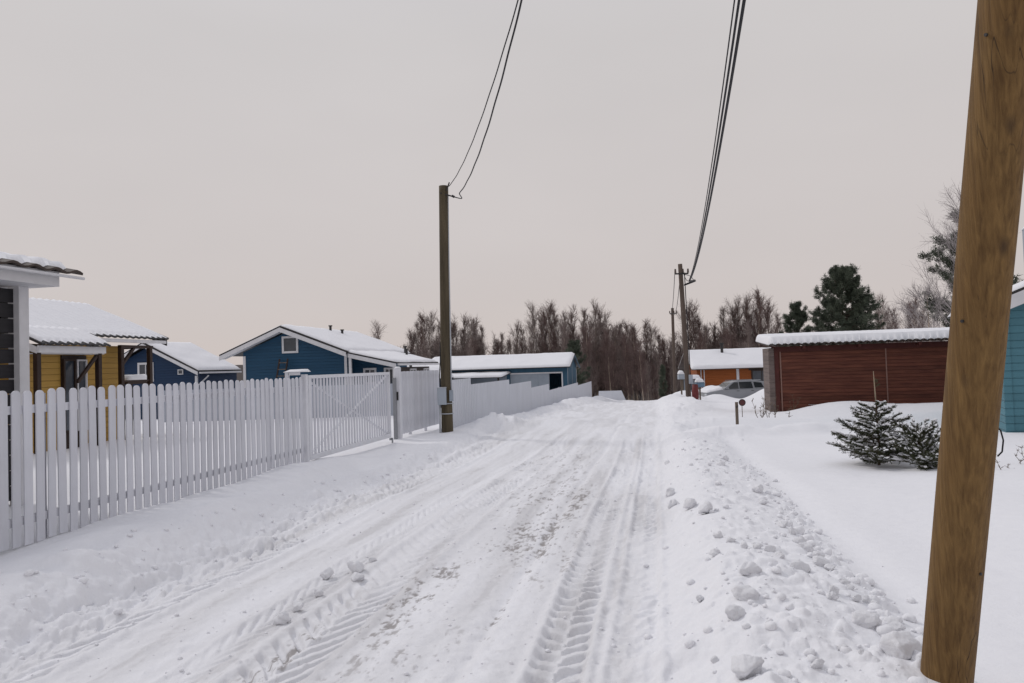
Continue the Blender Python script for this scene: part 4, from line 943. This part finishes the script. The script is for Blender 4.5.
# ------------------------------------------------------------------ parked car
def car():
    cx, cy = 14.45, 50.0; zg = -1.33
    o = empty('parked_car', (cx, cy, zg), 'silver estate car with snow covered bonnet parked in front of the orange house', 'car', rz=math.radians(9))
    # side profile, nose to the left (x from -2.25 to 2.25)
    low = [(-2.22, .32), (-2.27, .55), (-2.16, .78), (-1.95, .86), (-1.12, .96), (-.95, .97), (2.05, .97), (2.22, .85), (2.26, .5), (2.2, .30)]
    roofp = [(-1.1, .96), (-.40, 1.42), (.1, 1.50), (1.4, 1.49), (1.95, 1.38), (2.14, .97)]
    V = []; F_ = []
    ys = [(-.86, .94), (-.80, 1.0), (.80, 1.0), (.86, .94)]
    n = len(low)
    mb = MB()
    for yy, s in ys: mb.v += [(x * (1 if s == 1 else .985), yy, .30 + (z - .30) * (1 if s == 1 else .96)) for x, z in low]
    for k in range(3):
        for i in range(n):
            a, b = k * n + i, k * n + (i + 1) % n; mb.f.append((a, b, b + n, a + n))
    mb.f.append(tuple(range(n))); mb.f.append(tuple(reversed(range(3 * n, 4 * n))))
    mb.build('body', 'carbody', o)
    m = len(roofp); mb = MB()
    for yy, s in ((-.80, 0), (-.62, 1), (.62, 1), (.80, 0)):
        for x, z in roofp: mb.v.append((x, yy if not (s == 0 and z > 1.0) else math.copysign(.66, yy), z - (.03 if s == 0 and z > 1 else 0)))
    for k in range(3):
        for i in range(m - 1): mb.f.append((k * m + i, k * m + i + 1, (k + 1) * m + i + 1, (k + 1) * m + i))
    mb.f.append(tuple(range(m))); mb.f.append(tuple(reversed(range(3 * m, 4 * m))))
    mb.build('cabin', 'carbody', o)
    def side(name, pts):
        for sgn in (-1, 1):
            def yy(z): return sgn * (.805 - (z - .97) * .31)
            a = [(x, yy(z) + sgn * .004, z) for x, z in pts]; b = [(x, yy(z) - sgn * .02, z) for x, z in pts]; k = len(pts)
            mb = MB(); mb.add(a + b, [tuple(range(k)), tuple(reversed(range(k, 2 * k)))] + [(i, (i + 1) % k, k + (i + 1) % k, k + i) for i in range(k)]); mb.build(name, 'carglass', o)
    side('side_window', [(-.86, 1.0), (-.02, 1.0), (-.02, 1.41), (-.28, 1.41)])
    side('side_window', [(.06, 1.0), (.98, 1.0), (.92, 1.42), (.06, 1.42)])
    side('side_window', [(1.1, 1.03), (1.72, 1.03), (1.60, 1.34), (1.05, 1.40)])
    ws = MB(); ws.hexa([(-1.04, -.68, .995), (-1.04, .68, .995), (-1.02, .68, .99), (-1.02, -.68, .99), (-.45, -.56, 1.395), (-.45, .56, 1.395), (-.43, .56, 1.38), (-.43, -.56, 1.38)])
    ws.build('windscreen', 'carglass', o)
    for x in (-1.38, 1.35):
        for s in (-1, 1):
            w = MB(); w.tube([(x, s * .67, .31), (x, s * .69, .31), (x, s * .85, .31), (x, s * .875, .31)], [.28, .32, .32, .28], 24); wo = w.build('wheel', 'rubber', o)
            r_ = MB(); r_.tube([(x, s * .876, .31), (x, s * .886, .31)], .19, 20); r_.build('rim', 'steel', wo)
    for s in (-1, 1): MB().box(-2.24, -2.02, s * .62 - .14, s * .62 + .14, .62, .76, .03).build('headlight', 'lamp', o)
    MB().box(-2.31, -2.0, -.80, .80, .24, .56).build('bumper', 'rubber', o)
    for s in (-1, 1): MB().box(-.92, -.78, s * .84, s * .98, .98, 1.1, .03).build('wing_mirror', 'carbody', o)
    for s in (-1, 1): MB().bar((-.3, s * .6, 1.52), (1.6, s * .6, 1.52), .04, .04).build('roof_rail', 'steel', o)
    for x in (-.1, .9):
        MB().box(x - .09, x + .09, -.885, -.862, .84, .87).build('door_handle', 'roof_dark', o)
    grid_slab('bonnet_snow', (-2.2, -.80, .80), (-2.2, .80, .80), (-1.1, .78, .98), (-1.1, -.78, .98), .24, 'snow', o, .1, .16, .25, seed=91)
car()

# ------------------------------------------------------------------ trees
def bare_segs(seed, h, spread, nb, ns, nt, rise=.8, rt=.012):
    rg = np.random.default_rng(seed); tr = []; P0, P1, R0, R1 = [], [], [], []
    npt = 9; lean = rg.normal(0, .02, 2)
    for i in range(npt + 1):
        t = i / npt; tr.append(np.array([lean[0] * h * t + rg.normal(0, .005) * h * t, lean[1] * h * t + rg.normal(0, .005) * h * t, h * t * .93]))
    tr = np.array(tr); r0 = h * .0100
    def trunk(t): return np.array([np.interp(t, np.linspace(0, 1, npt + 1), tr[:, k]) for k in range(3)])
    for b in range(nb):
        t = .22 + .78 * (b + rg.random()) / nb; a = rg.uniform(0, 6.28); L = h * spread * (.25 + 1.0 * (1.05 - t) ** .75) * rg.uniform(.55, 1.15)
        p = trunk(min(t, .995)); d = np.array([math.cos(a), math.sin(a), rise * rg.uniform(.8, 1.7) + 1.2 * max(0, t - .7)]); d /= np.linalg.norm(d)
        rb = max(rt * 1.5, r0 * .34 * (1.1 - t)); seg = 3; pts = [p]
        for s in range(seg):
            d = d + np.array([rg.normal(0, .10), rg.normal(0, .10), .22]); d /= np.linalg.norm(d); q = pts[-1] + d * L / seg
            P0.append(pts[-1]); P1.append(q); R0.append(rb * (1 - s * .28)); R1.append(rb * (.72 - s * .28)); pts.append(q)
        pts = np.array(pts)
        for s in range(ns):
            u = rg.uniform(.15, 1) * seg; i = min(int(u), seg - 1); pp = pts[i] + (pts[i + 1] - pts[i]) * (u - i)
            dd = d * .9 + rg.normal(0, .42, 3) + np.array([0, 0, .3]); dd /= np.linalg.norm(dd); l2 = L * rg.uniform(.3, .6) + h * .015; qq = pp + dd * l2
            P0.append(pp); P1.append(qq); R0.append(rt); R1.append(rt * .5)
            for k in range(nt):
                w = rg.uniform(.15, 1); p3 = pp + (qq - pp) * w; d3 = dd * .9 + rg.normal(0, .42, 3); d3 /= np.linalg.norm(d3)
                P0.append(p3); P1.append(p3 + d3 * (l2 * rg.uniform(.35, .75) + h * .008)); R0.append(rt * .62); R1.append(rt * .25)
    return tr, r0, P0, P1, R0, R1

def bare_tree(seed, h, spread, nb, ns, nt, rise, rt, twig, bark):
    tr, r0, P0, P1, R0, R1 = bare_segs(seed, h, spread, nb, ns, nt, rise, rt)
    e = bpy.data.objects.new('bare_tree', None); COL.objects.link(e)
    MB().tube(tr, np.linspace(r0, rt, len(tr)), 7).build('trunk', bark, e, True)
    V, F_ = segs(P0, P1, R0, R1); np_mesh('crown', V, F_, twig, e)
    return e
protos = []
for i in range(12):
    tall = i % 3
    protos.append(bare_tree(100 + i, 10.0, (.15, .19, .24)[tall], 46, 8, 5, (1.7, 1.3, 1.0)[tall], .0125, 'twig' if i % 2 else 'twig2', 'bark'))
used = [False] * len(protos)
def horizon(px): return 365.5 - .0314 * (px - 512)
def plant(px, py, Y, label, group, cat='tree', i=None, wide=1.0):
    i = random.randrange(len(protos)) if i is None else i
    X = (px - 512 - .0314 * (horizon(px) - py) * 1.0) / 760 * Y
    z0 = ground_at(X, Y) - .2; zt = EYE + (horizon(px) - py) / 760 * Y; s = max(zt - z0, 3) / 10
    o = protos[i] if not used[i] else copy_tree(protos[i]); used[i] = True
    o.location = (X, Y, z0); o.scale = (s * wide, s * wide, s); o.rotation_euler = (0, 0, random.uniform(0, 6.28)); tag(o, label, cat, group)
LBL = {'L': ('bare tree rising behind the old mossy pole and the far white roof', 'trees behind the mossy pole'),
       'C': ('bare tree of the tall brown wood above the blue garage and road end', 'trees of the wood at the road end'),
       'R': ('bare tree of the clump rising behind the orange house', 'trees behind the orange house'),
       'S': ('bare pale tree rising above the red shed roof right of the big pine', 'trees above the shed roof')}
SKY = [(375, 327, 100, 'X'), (412, 331, 130, 'L'), (420, 321, 130, 'L'), (428, 312, 125, 'L'), (434, 313, 128, 'L'), (440, 322, 130, 'L'), (450, 318, 130, 'L'), (456, 320, 130, 'L'), (462, 333, 132, 'L'), (468, 316, 135, 'L'), (473, 322, 130, 'L'), (480, 317, 135, 'L'), (485, 324, 130, 'L'),
       (502, 331, 140, 'C'), (510, 338, 140, 'C'), (518, 322, 135, 'C'), (526, 325, 130, 'C'), (532, 309, 125, 'C'), (540, 312, 130, 'C'), (546, 318, 125, 'C'), (552, 303, 122, 'C'), (557, 308, 125, 'C'), (565, 322, 120, 'C'), (572, 312, 118, 'C'), (578, 309, 120, 'C'), (585, 306, 118, 'C'), (592, 318, 116, 'C'), (598, 302, 115, 'C'), (603, 308, 118, 'C'), (609, 318, 116, 'C'), (613, 324, 115, 'C'), (622, 321, 115, 'C'), (630, 322, 116, 'C'), (635, 330, 118, 'C'), (645, 319, 114, 'C'), (649, 325, 116, 'C'), (656, 333, 118, 'C'),
       (690, 303, 120, 'R'), (697, 308, 122, 'R'), (704, 318, 120, 'R'), (711, 325, 125, 'R'), (720, 330, 125, 'R'), (727, 304, 122, 'R'), (735, 305, 120, 'R'), (741, 298, 120, 'R'), (747, 300, 118, 'R'), (754, 300, 120, 'R'), (760, 289, 118, 'R'), (765, 297, 120, 'R'), (772, 302, 122, 'R'), (780, 312, 125, 'R'), (716, 322, 125, 'R'),
       (880, 308, 95, 'S'), (886, 300, 92, 'S'), (892, 307, 95, 'S'), (912, 302, 95, 'S'), (918, 298, 92, 'S'), (925, 304, 95, 'S'), (900, 320, 98, 'S')]
for k, (px, py, Y, g) in enumerate(SKY):
    if g == 'X': plant(px, py, Y, 'lone small bare tree above the roof of the blue gabled house', None, i=2)
    else: plant(px, py, Y, *LBL[g], i=(k * 5 + (0 if g in 'LR' else 1)) % 12)
rg = random.Random(5)
for k in range(75):      # the front of the wood, trunks standing on the slope beyond the crest
    px = rg.uniform(566, 690) if k < 52 else rg.uniform(690, 770)
    plant(px, rg.uniform(322, 352) + (12 if 640 < px < 690 else 0), rg.uniform(98, 128), *LBL['C' if px < 680 else 'R'])
for k in range(14): plant(rg.uniform(420, 560), rg.uniform(332, 346), rg.uniform(110, 135), *LBL['L' if k % 3 == 0 and False else 'C'])

# wood behind that reads as one brown mass
def mass(name, n, fx, fy, fh, m, seed, spread=.2, conif=False, label=''):
    rg = np.random.default_rng(seed); VV, FF, o = [], [], 0
    tem = []
    for s in range(6):
        if conif:
            P0, P1, R0, R1 = [], [], [], []
            for t in np.linspace(.05, 1, 14):
                for a in np.arange(0, 6.28, 1.05):
                    L = .16 * (1.05 - t); aa = a + t * 9
                    P0.append((0, 0, t)); P1.append((math.cos(aa) * L, math.sin(aa) * L, t - .05)); R0.append(.022); R1.append(.012)
            tem.append(segs(P0, P1, R0, R1))
        else:
            tr, r0, P0, P1, R0, R1 = bare_segs(seed * 10 + s, 1.0, spread, 26, 5, 2, 1.1, .0026)
            V, F_ = segs(list(P0) + list(tr[:-1]), list(P1) + list(tr[1:]), list(R0) + [.008] * (len(tr) - 1), list(R1) + [.007] * (len(tr) - 1)); tem.append((V, F_))
    for _ in range(n):
        r = fx(rg); Y = fy(rg, r); X = r * Y; h = fh(rg, r, Y); V, F_ = tem[rg.integers(6)]
        a = rg.uniform(0, 6.28); c, s = math.cos(a), math.sin(a); w = h * rg.uniform(.8, 1.3)
        Q = np.stack([(V[:, 0] * c - V[:, 1] * s) * w + X, (V[:, 0] * s + V[:, 1] * c) * w + Y, V[:, 2] * h], 1)
        Q[:, 2] += ground_at(X, Y) - .3
        VV.append(Q); FF.append(F_ + o); o += len(V)
    ob = np_mesh(name, np.concatenate(VV), np.concatenate(FF), m); tag(ob, label, 'wood', None, 'stuff')
mass('brown_wood', 300, lambda g: g.uniform(-.2, .62), lambda g, r: g.uniform(128, 215) if not .165 < r < .235 else g.uniform(112, 135),
     lambda g, r, Y: (1.62 + .028 * Y - ground_at(r * Y, Y)) * g.uniform(.75, 1.08) if not .165 < r < .235 else g.uniform(3, 6), 'wood_mass', 3, .24, label='far brown leafless wood behind the houses')
mass('hill_wood', 900, lambda g: g.uniform(.1, .34), lambda g, r: g.uniform(300, 440), lambda g, r, Y: g.uniform(5, 8), 'hill_mass', 5, conif=True, label='far dark grey wooded hill past the road end')

# --- pines
def pine(loc, h, rad, label, seed, z_lo=.12, nl=70, name='pine_tree', snow=False, dense=1.0, group=None, side=None):
    rg = np.random.default_rng(seed); e = empty(name, loc, label, 'tree', group)
    tr = np.array([[rg.normal(0, .006) * h, rg.normal(0, .006) * h, h * t] for t in np.linspace(0, .97, 8)]); MB().tube(tr, np.linspace(h * .018, h * .003, 8), 8).build('trunk', 'barkd', e, True)
    P0, P1, R0, R1 = [], [], [], []; tips = []
    for b in range(nl):
        t = z_lo + (1 - z_lo) * ((b + rg.random()) / nl); a = rg.uniform(0, 6.28); env = max(.08, 1 - ((t - .40) / .63) ** 2) ** .55
        L = rad * env * rg.uniform(.55, 1.12); p = np.array([0, 0, h * t]); d = np.array([math.cos(a), math.sin(a), rg.uniform(.0, .45) + max(0, t - .6) * 1.6]); pts = [p]
        for s in range(4):
            d = d + np.array([rg.normal(0, .16), rg.normal(0, .16), .10]); d /= np.linalg.norm(d); q = pts[-1] + d * L / 4
            P0.append(pts[-1]); P1.append(q); R0.append(.035 * (1 - s * .2)); R1.append(.035 * (.8 - s * .2)); pts.append(q)
        for k in range(int(11 * dense)):
            u = rg.uniform(.35, 1) * 4; i = min(int(u), 3); pp = pts[i] + (pts[i + 1] - pts[i]) * (u - i)
            dd = d * .7 + rg.normal(0, .6, 3) + np.array([0, 0, .3]); dd /= np.linalg.norm(dd); l2 = rg.uniform(.2, .55) * rad * .25
            P0.append(pp); P1.append(pp + dd * l2); R0.append(.012); R1.append(.008); tips.append((pp + dd * l2, dd))
        tips.append((pts[-1], d))
    V, F_ = segs(P0, P1, R0, R1); np_mesh('limbs', V, F_, 'barkd', e)
    VV = []
    for p, d in tips:
        n = int(26 * dense); c = p + rg.normal(0, .07, (n, 3)) - d * rg.uniform(0, .25, (n, 1)); dd = d * .8 + rg.normal(0, .75, (n, 3)) + np.array([0, 0, .25]); dd /= np.linalg.norm(dd, axis=1)[:, None]
        s = np.cross(dd, rg.normal(0, 1, (n, 3))); s /= np.linalg.norm(s, axis=1)[:, None] + 1e-9; l = rg.uniform(.12, .24, (n, 1)) * (.5 + rad / 6.4) * 1.15; w = .022 * (.5 + rad / 6.4)
        VV.append(np.stack([c - s * w, c + s * w, c + dd * l], 1).reshape(-1, 3))
    VV = np.concatenate(VV); np_mesh('crown', VV, np.arange(len(VV)).reshape(-1, 3), 'needle', e)
    return e
def zg(x, y): return ground_at(x, y) - .2
pine((30.6, 70, zg(30.6, 70)), 8.9 - zg(30.6, 70), 3.4, 'big dark green pine rising above the middle of the red shed roof', 201, .05, 230, dense=1.3)
pine((28.6, 76, zg(28.6, 76)), 6.5 - zg(28.6, 76), 2.3, 'smaller round green pine left of the big pine above the shed', 202, .05, 160, dense=1.2)
pine((33.6, 73, zg(33.6, 73)), 6.9 - zg(33.6, 73), 2.6, 'green pine close behind the right side of the big pine', 203, .05, 140, dense=1.15)
pine((24.6, 40, zg(24.6, 40)), 8.5 - zg(24.6, 40), 2.9, 'dark pine with long tufted boughs half hidden by the big leaning pole', 204, .30, 60, dense=1.2)
pine((6.6, 82, zg(6.6, 82)), 3.6 - zg(6.6, 82), 2.0, 'dark spruce standing just behind the blue garage roof', 205, .1, 80, 'spruce_tree', dense=1.1)
pine((17.3, 88, zg(17.3, 88)), 1.0 - zg(17.3, 88), .6, 'thin dark spruce at the road end beside the distant pole', 206, .05, 60, 'spruce_tree')
b = bare_tree(305, 11.0, .24, 46, 8, 5, .55, .010, 'twigp', 'bark'); b.name = 'birch_tree'; b.location = (22.9, 38.8, zg(22.9, 38.8)); tag(b, 'pale frosted birch with fine drooping twigs left of the big leaning pole', 'tree')
b = bare_tree(306, 6.0, .42, 30, 8, 5, .3, .010, 'twigp', 'bark'); b.name = 'birch_tree'; b.location = (22.3, 40.5, zg(22.3, 40.5)); tag(b, 'low spreading frosted tree below the tufted pine boughs beside the pole', 'tree')

# --- young spruces in the snow
def young_spruce(loc, label, seed, h, rad, leader, upright, nb, longleft=False):
    rg = np.random.default_rng(seed); e = empty('young_spruce', loc, label, 'spruce')
    MB().tube([(0, 0, -.1), (.01, 0, h * .5), (0, .01, h)], [.022, .014, .007], 8).build('trunk', 'barkd', e, True)
    if leader: MB().tube([(0, .01, h), (-.012, 0, h + leader * .5), (-.02, 0, h + leader)], [.010, .008, .004], 6).build('leader', 'leader', e, True)
    P0, P1, R0, R1 = [], [], [], []; N = []; SN = []
    def needles(a, b, n, l):
        t = rg.random((n, 1)); c = a + (b - a) * t; ax = (b - a) / np.linalg.norm(b - a); d = ax * .8 + rg.normal(0, .6, (n, 3)); d /= np.linalg.norm(d, axis=1)[:, None]
        s = np.cross(d, rg.normal(0, 1, (n, 3))); s /= np.linalg.norm(s, axis=1)[:, None] + 1e-9
        N.append(np.stack([c - s * .0026, c + s * .0026, c + d * l * rg.uniform(.6, 1.1, (n, 1))], 1).reshape(-1, 3))
    def bough(p, d, L, r):
        pts = [p]; dens = 300
        for s in range(4):
            d = d + np.array([rg.normal(0, .08), rg.normal(0, .08), .03 + upright * .05 * min(1, p[2] * 3)]); d /= np.linalg.norm(d); q = pts[-1] + d * L / 4; q[2] = max(q[2], .02)
            P0.append(pts[-1]); P1.append(q); R0.append(r * (1 - s * .2)); R1.append(r * (.8 - s * .2)); needles(pts[-1], q, int(dens * L / 4 + 10), .026); pts.append(q)
        for k in range(int(6 + L * 24)):
            u = rg.uniform(.15, .98) * 4; i = min(int(u), 3); pp = pts[i] + (pts[i + 1] - pts[i]) * (u - i)
            sd = np.cross(d, (0, 0, 1)) * (1 if k % 2 else -1); dd = d * .8 + sd * rg.uniform(.35, .9) + np.array([0, 0, rg.uniform(-.3, .25)]); dd /= np.linalg.norm(dd); l2 = L * rg.uniform(.18, .40) * (1.2 - u / 5)
            qq = pp + dd * l2; P0.append(pp); P1.append(qq); R0.append(.0035); R1.append(.002); needles(pp, qq, int(dens * l2 + 12), .025)
            for _ in range(2):
                w = rg.uniform(.2, .8); p3 = pp + (qq - pp) * w; d3 = dd * .8 + rg.normal(0, .45, 3); d3 /= np.linalg.norm(d3); q3 = p3 + d3 * l2 * .5; needles(p3, q3, int(dens * l2 * .5 + 6), .022); P0.append(p3); P1.append(q3); R0.append(.0025); R1.append(.0015)
            if rg.random() < .55: SN.append((pp + (qq - pp) * rg.uniform(.05, .4) + (0, 0, .008), qq + (0, 0, .008), rg.uniform(.008, .017)))
        if rg.random() < .7: SN.append((pts[1] + (0, 0, .008), pts[3] + (0, 0, .008), rg.uniform(.010, .020)))
    for b in range(nb):
        t = (b + rg.random()) / nb; a = rg.uniform(0, 6.28); z = h * (.0 + .97 * t); L = rad * (1.12 - t * .72) * rg.uniform(.45, 1.3)
        d = np.array([math.cos(a), math.sin(a), rg.uniform(-.02, .22) + upright * rg.uniform(.2, 1.6) * min(1, .15 + 1.6 * t)]); bough(np.array([0, 0, z]), d / np.linalg.norm(d), L, .006)
    if longleft:
        for z, a, L, rise in ((.30, 3.25, .68, .22), (.36, 3.0, .64, .36), (.22, 3.4, .60, .16), (.26, 2.9, .52, .14), (.62, 3.2, .34, .25), (.14, 3.6, .5, .1)):
            d = np.array([math.cos(a), math.sin(a), rise]); bough(np.array([0, 0, z]), d / np.linalg.norm(d), L, .008)
        for k in range(9):
            z = h + leader * rg.uniform(.50, .72); a = rg.uniform(-1.2, 1.2); d = np.array([math.cos(a), math.sin(a), .5]); needles(np.array([-.012, 0, z]), np.array([-.012, 0, z]) + d * .07, 40, .02)
    V, F_ = segs(P0, P1, R0, R1); np_mesh('boughs', V, F_, 'barkd', e)
    VV = np.concatenate(N); np_mesh('needles', VV, np.arange(len(VV)).reshape(-1, 3), 'needle2', e)
    sb = MB()
    for a, q, r in SN:
        m_ = (a + q) / 2 + np.array([0, 0, r * .6]); sb.tube([a + (0, 0, r * .5), a * .75 + q * .25 + (0, 0, r * .8), m_, a * .25 + q * .75 + (0, 0, r * .8), q + (0, 0, r * .3)], [r * .2, r * .9, r, r * .8, r * .15], 6)
    so2 = sb.build('snow_on_boughs', 'snow', e, True); so2['kind'] = 'stuff'
young_spruce((5.18, 10.9, ground_at(5.18, 10.9)), 'young spruce with bare leader and long snowy boughs reaching left', 401, .88, .54, .46, .22, 72, True)
young_spruce((5.46, 10.30, ground_at(5.46, 10.30)), 'bushy upright young spruce beside the big leaning pole', 402, .46, .50, 0, .75, 74)

# ------------------------------------------------------------------ light, sky, camera
EL, AZ = math.radians(42), math.radians(-55)     # high soft light from ahead on the left
W = bpy.data.worlds.new('World'); S.world = W; W.use_nodes = True
nt = W.node_tree; N = nt.nodes; Lk = nt.links; bg = N['Background']; out = N['World Output']
sky = N.new('ShaderNodeTexSky'); sky.sky_type = 'NISHITA'; sky.sun_disc = False; sky.sun_elevation = EL; sky.sun_rotation = AZ
Lk.new(sky.outputs[0], bg.inputs['Color']); bg.inputs['Strength'].default_value = .05
tc = N.new('ShaderNodeTexCoord'); sp = N.new('ShaderNodeSeparateXYZ'); Lk.new(tc.outputs['Generated'], sp.inputs[0])
rp = N.new('ShaderNodeValToRGB'); e = rp.color_ramp.elements
e[0].position = 0.0; e[0].color = (.545, .485, .468, 1); e[1].position = .16; e[1].color = (.548, .505, .494, 1)
x = e.new(.40); x.color = (.555, .530, .526, 1); x = e.new(1.0); x.color = (.62, .64, .72, 1)
mp = N.new('ShaderNodeMapping'); mp.inputs['Scale'].default_value = (1, 1, 2.5); Lk.new(tc.outputs['Generated'], mp.inputs[0])
cn = N.new('ShaderNodeTexNoise'); cn.inputs['Scale'].default_value = 1.6; cn.inputs['Detail'].default_value = 4; Lk.new(mp.outputs[0], cn.inputs['Vector'])
mr = N.new('ShaderNodeMapRange'); mr.inputs['To Min'].default_value = .90; mr.inputs['To Max'].default_value = 1.08; Lk.new(cn.outputs['Fac'], mr.inputs['Value'])
hs = N.new('ShaderNodeHueSaturation'); Lk.new(sp.outputs['Z'], rp.inputs[0]); Lk.new(rp.outputs[0], hs.inputs['Color']); Lk.new(mr.outputs[0], hs.inputs['Value'])
b2 = N.new('ShaderNodeBackground'); b2.inputs['Strength'].default_value = 1.0; Lk.new(hs.outputs[0], b2.inputs['Color'])
mx = N.new('ShaderNodeMixShader'); mx.inputs[0].default_value = .94       # overcast layer in front of the clear sky
Lk.new(bg.outputs[0], mx.inputs[1]); Lk.new(b2.outputs[0], mx.inputs[2]); Lk.new(mx.outputs[0], out.inputs['Surface'])
sl_ = bpy.data.lights.new('sun', 'SUN'); sl_.energy = .92; sl_.angle = math.radians(10); sl_.color = (1, .96, .92)
so_ = bpy.data.objects.new('sun', sl_); COL.objects.link(so_)
from mathutils import Vector, Matrix
dirv = Vector((math.sin(AZ) * math.cos(EL), math.cos(AZ) * math.cos(EL), math.sin(EL)))
so_.rotation_euler = (-dirv).to_track_quat('-Z', 'Y').to_euler()

cd = bpy.data.cameras.new('camera'); cam = bpy.data.objects.new('camera', cd); COL.objects.link(cam); S.camera = cam
cd.sensor_width = 36; cd.lens = 760 / 1024 * 36; cd.clip_start = .05; cd.clip_end = 3000
pit, rho = math.radians(1.81), math.radians(1.8)
Fw = np.array([0, math.cos(pit), math.sin(pit)]); U0 = np.array([0, -math.sin(pit), math.cos(pit)]); R0_ = np.array([1.0, 0, 0])
Rc = math.cos(rho) * R0_ - math.sin(rho) * U0; Uc = math.sin(rho) * R0_ + math.cos(rho) * U0
cam.matrix_world = Matrix(((Rc[0], Uc[0], -Fw[0], 0), (Rc[1], Uc[1], -Fw[1], 0), (Rc[2], Uc[2], -Fw[2], EYE), (0, 0, 0, 1)))

S.view_settings.view_transform = 'Standard'; S.view_settings.look = 'None'; S.view_settings.gamma = 1; S.view_settings.exposure = .20
S.cycles.max_bounces = 6; S.cycles.diffuse_bounces = 3; S.cycles.glossy_bounces = 2
S.cycles.use_denoising = True
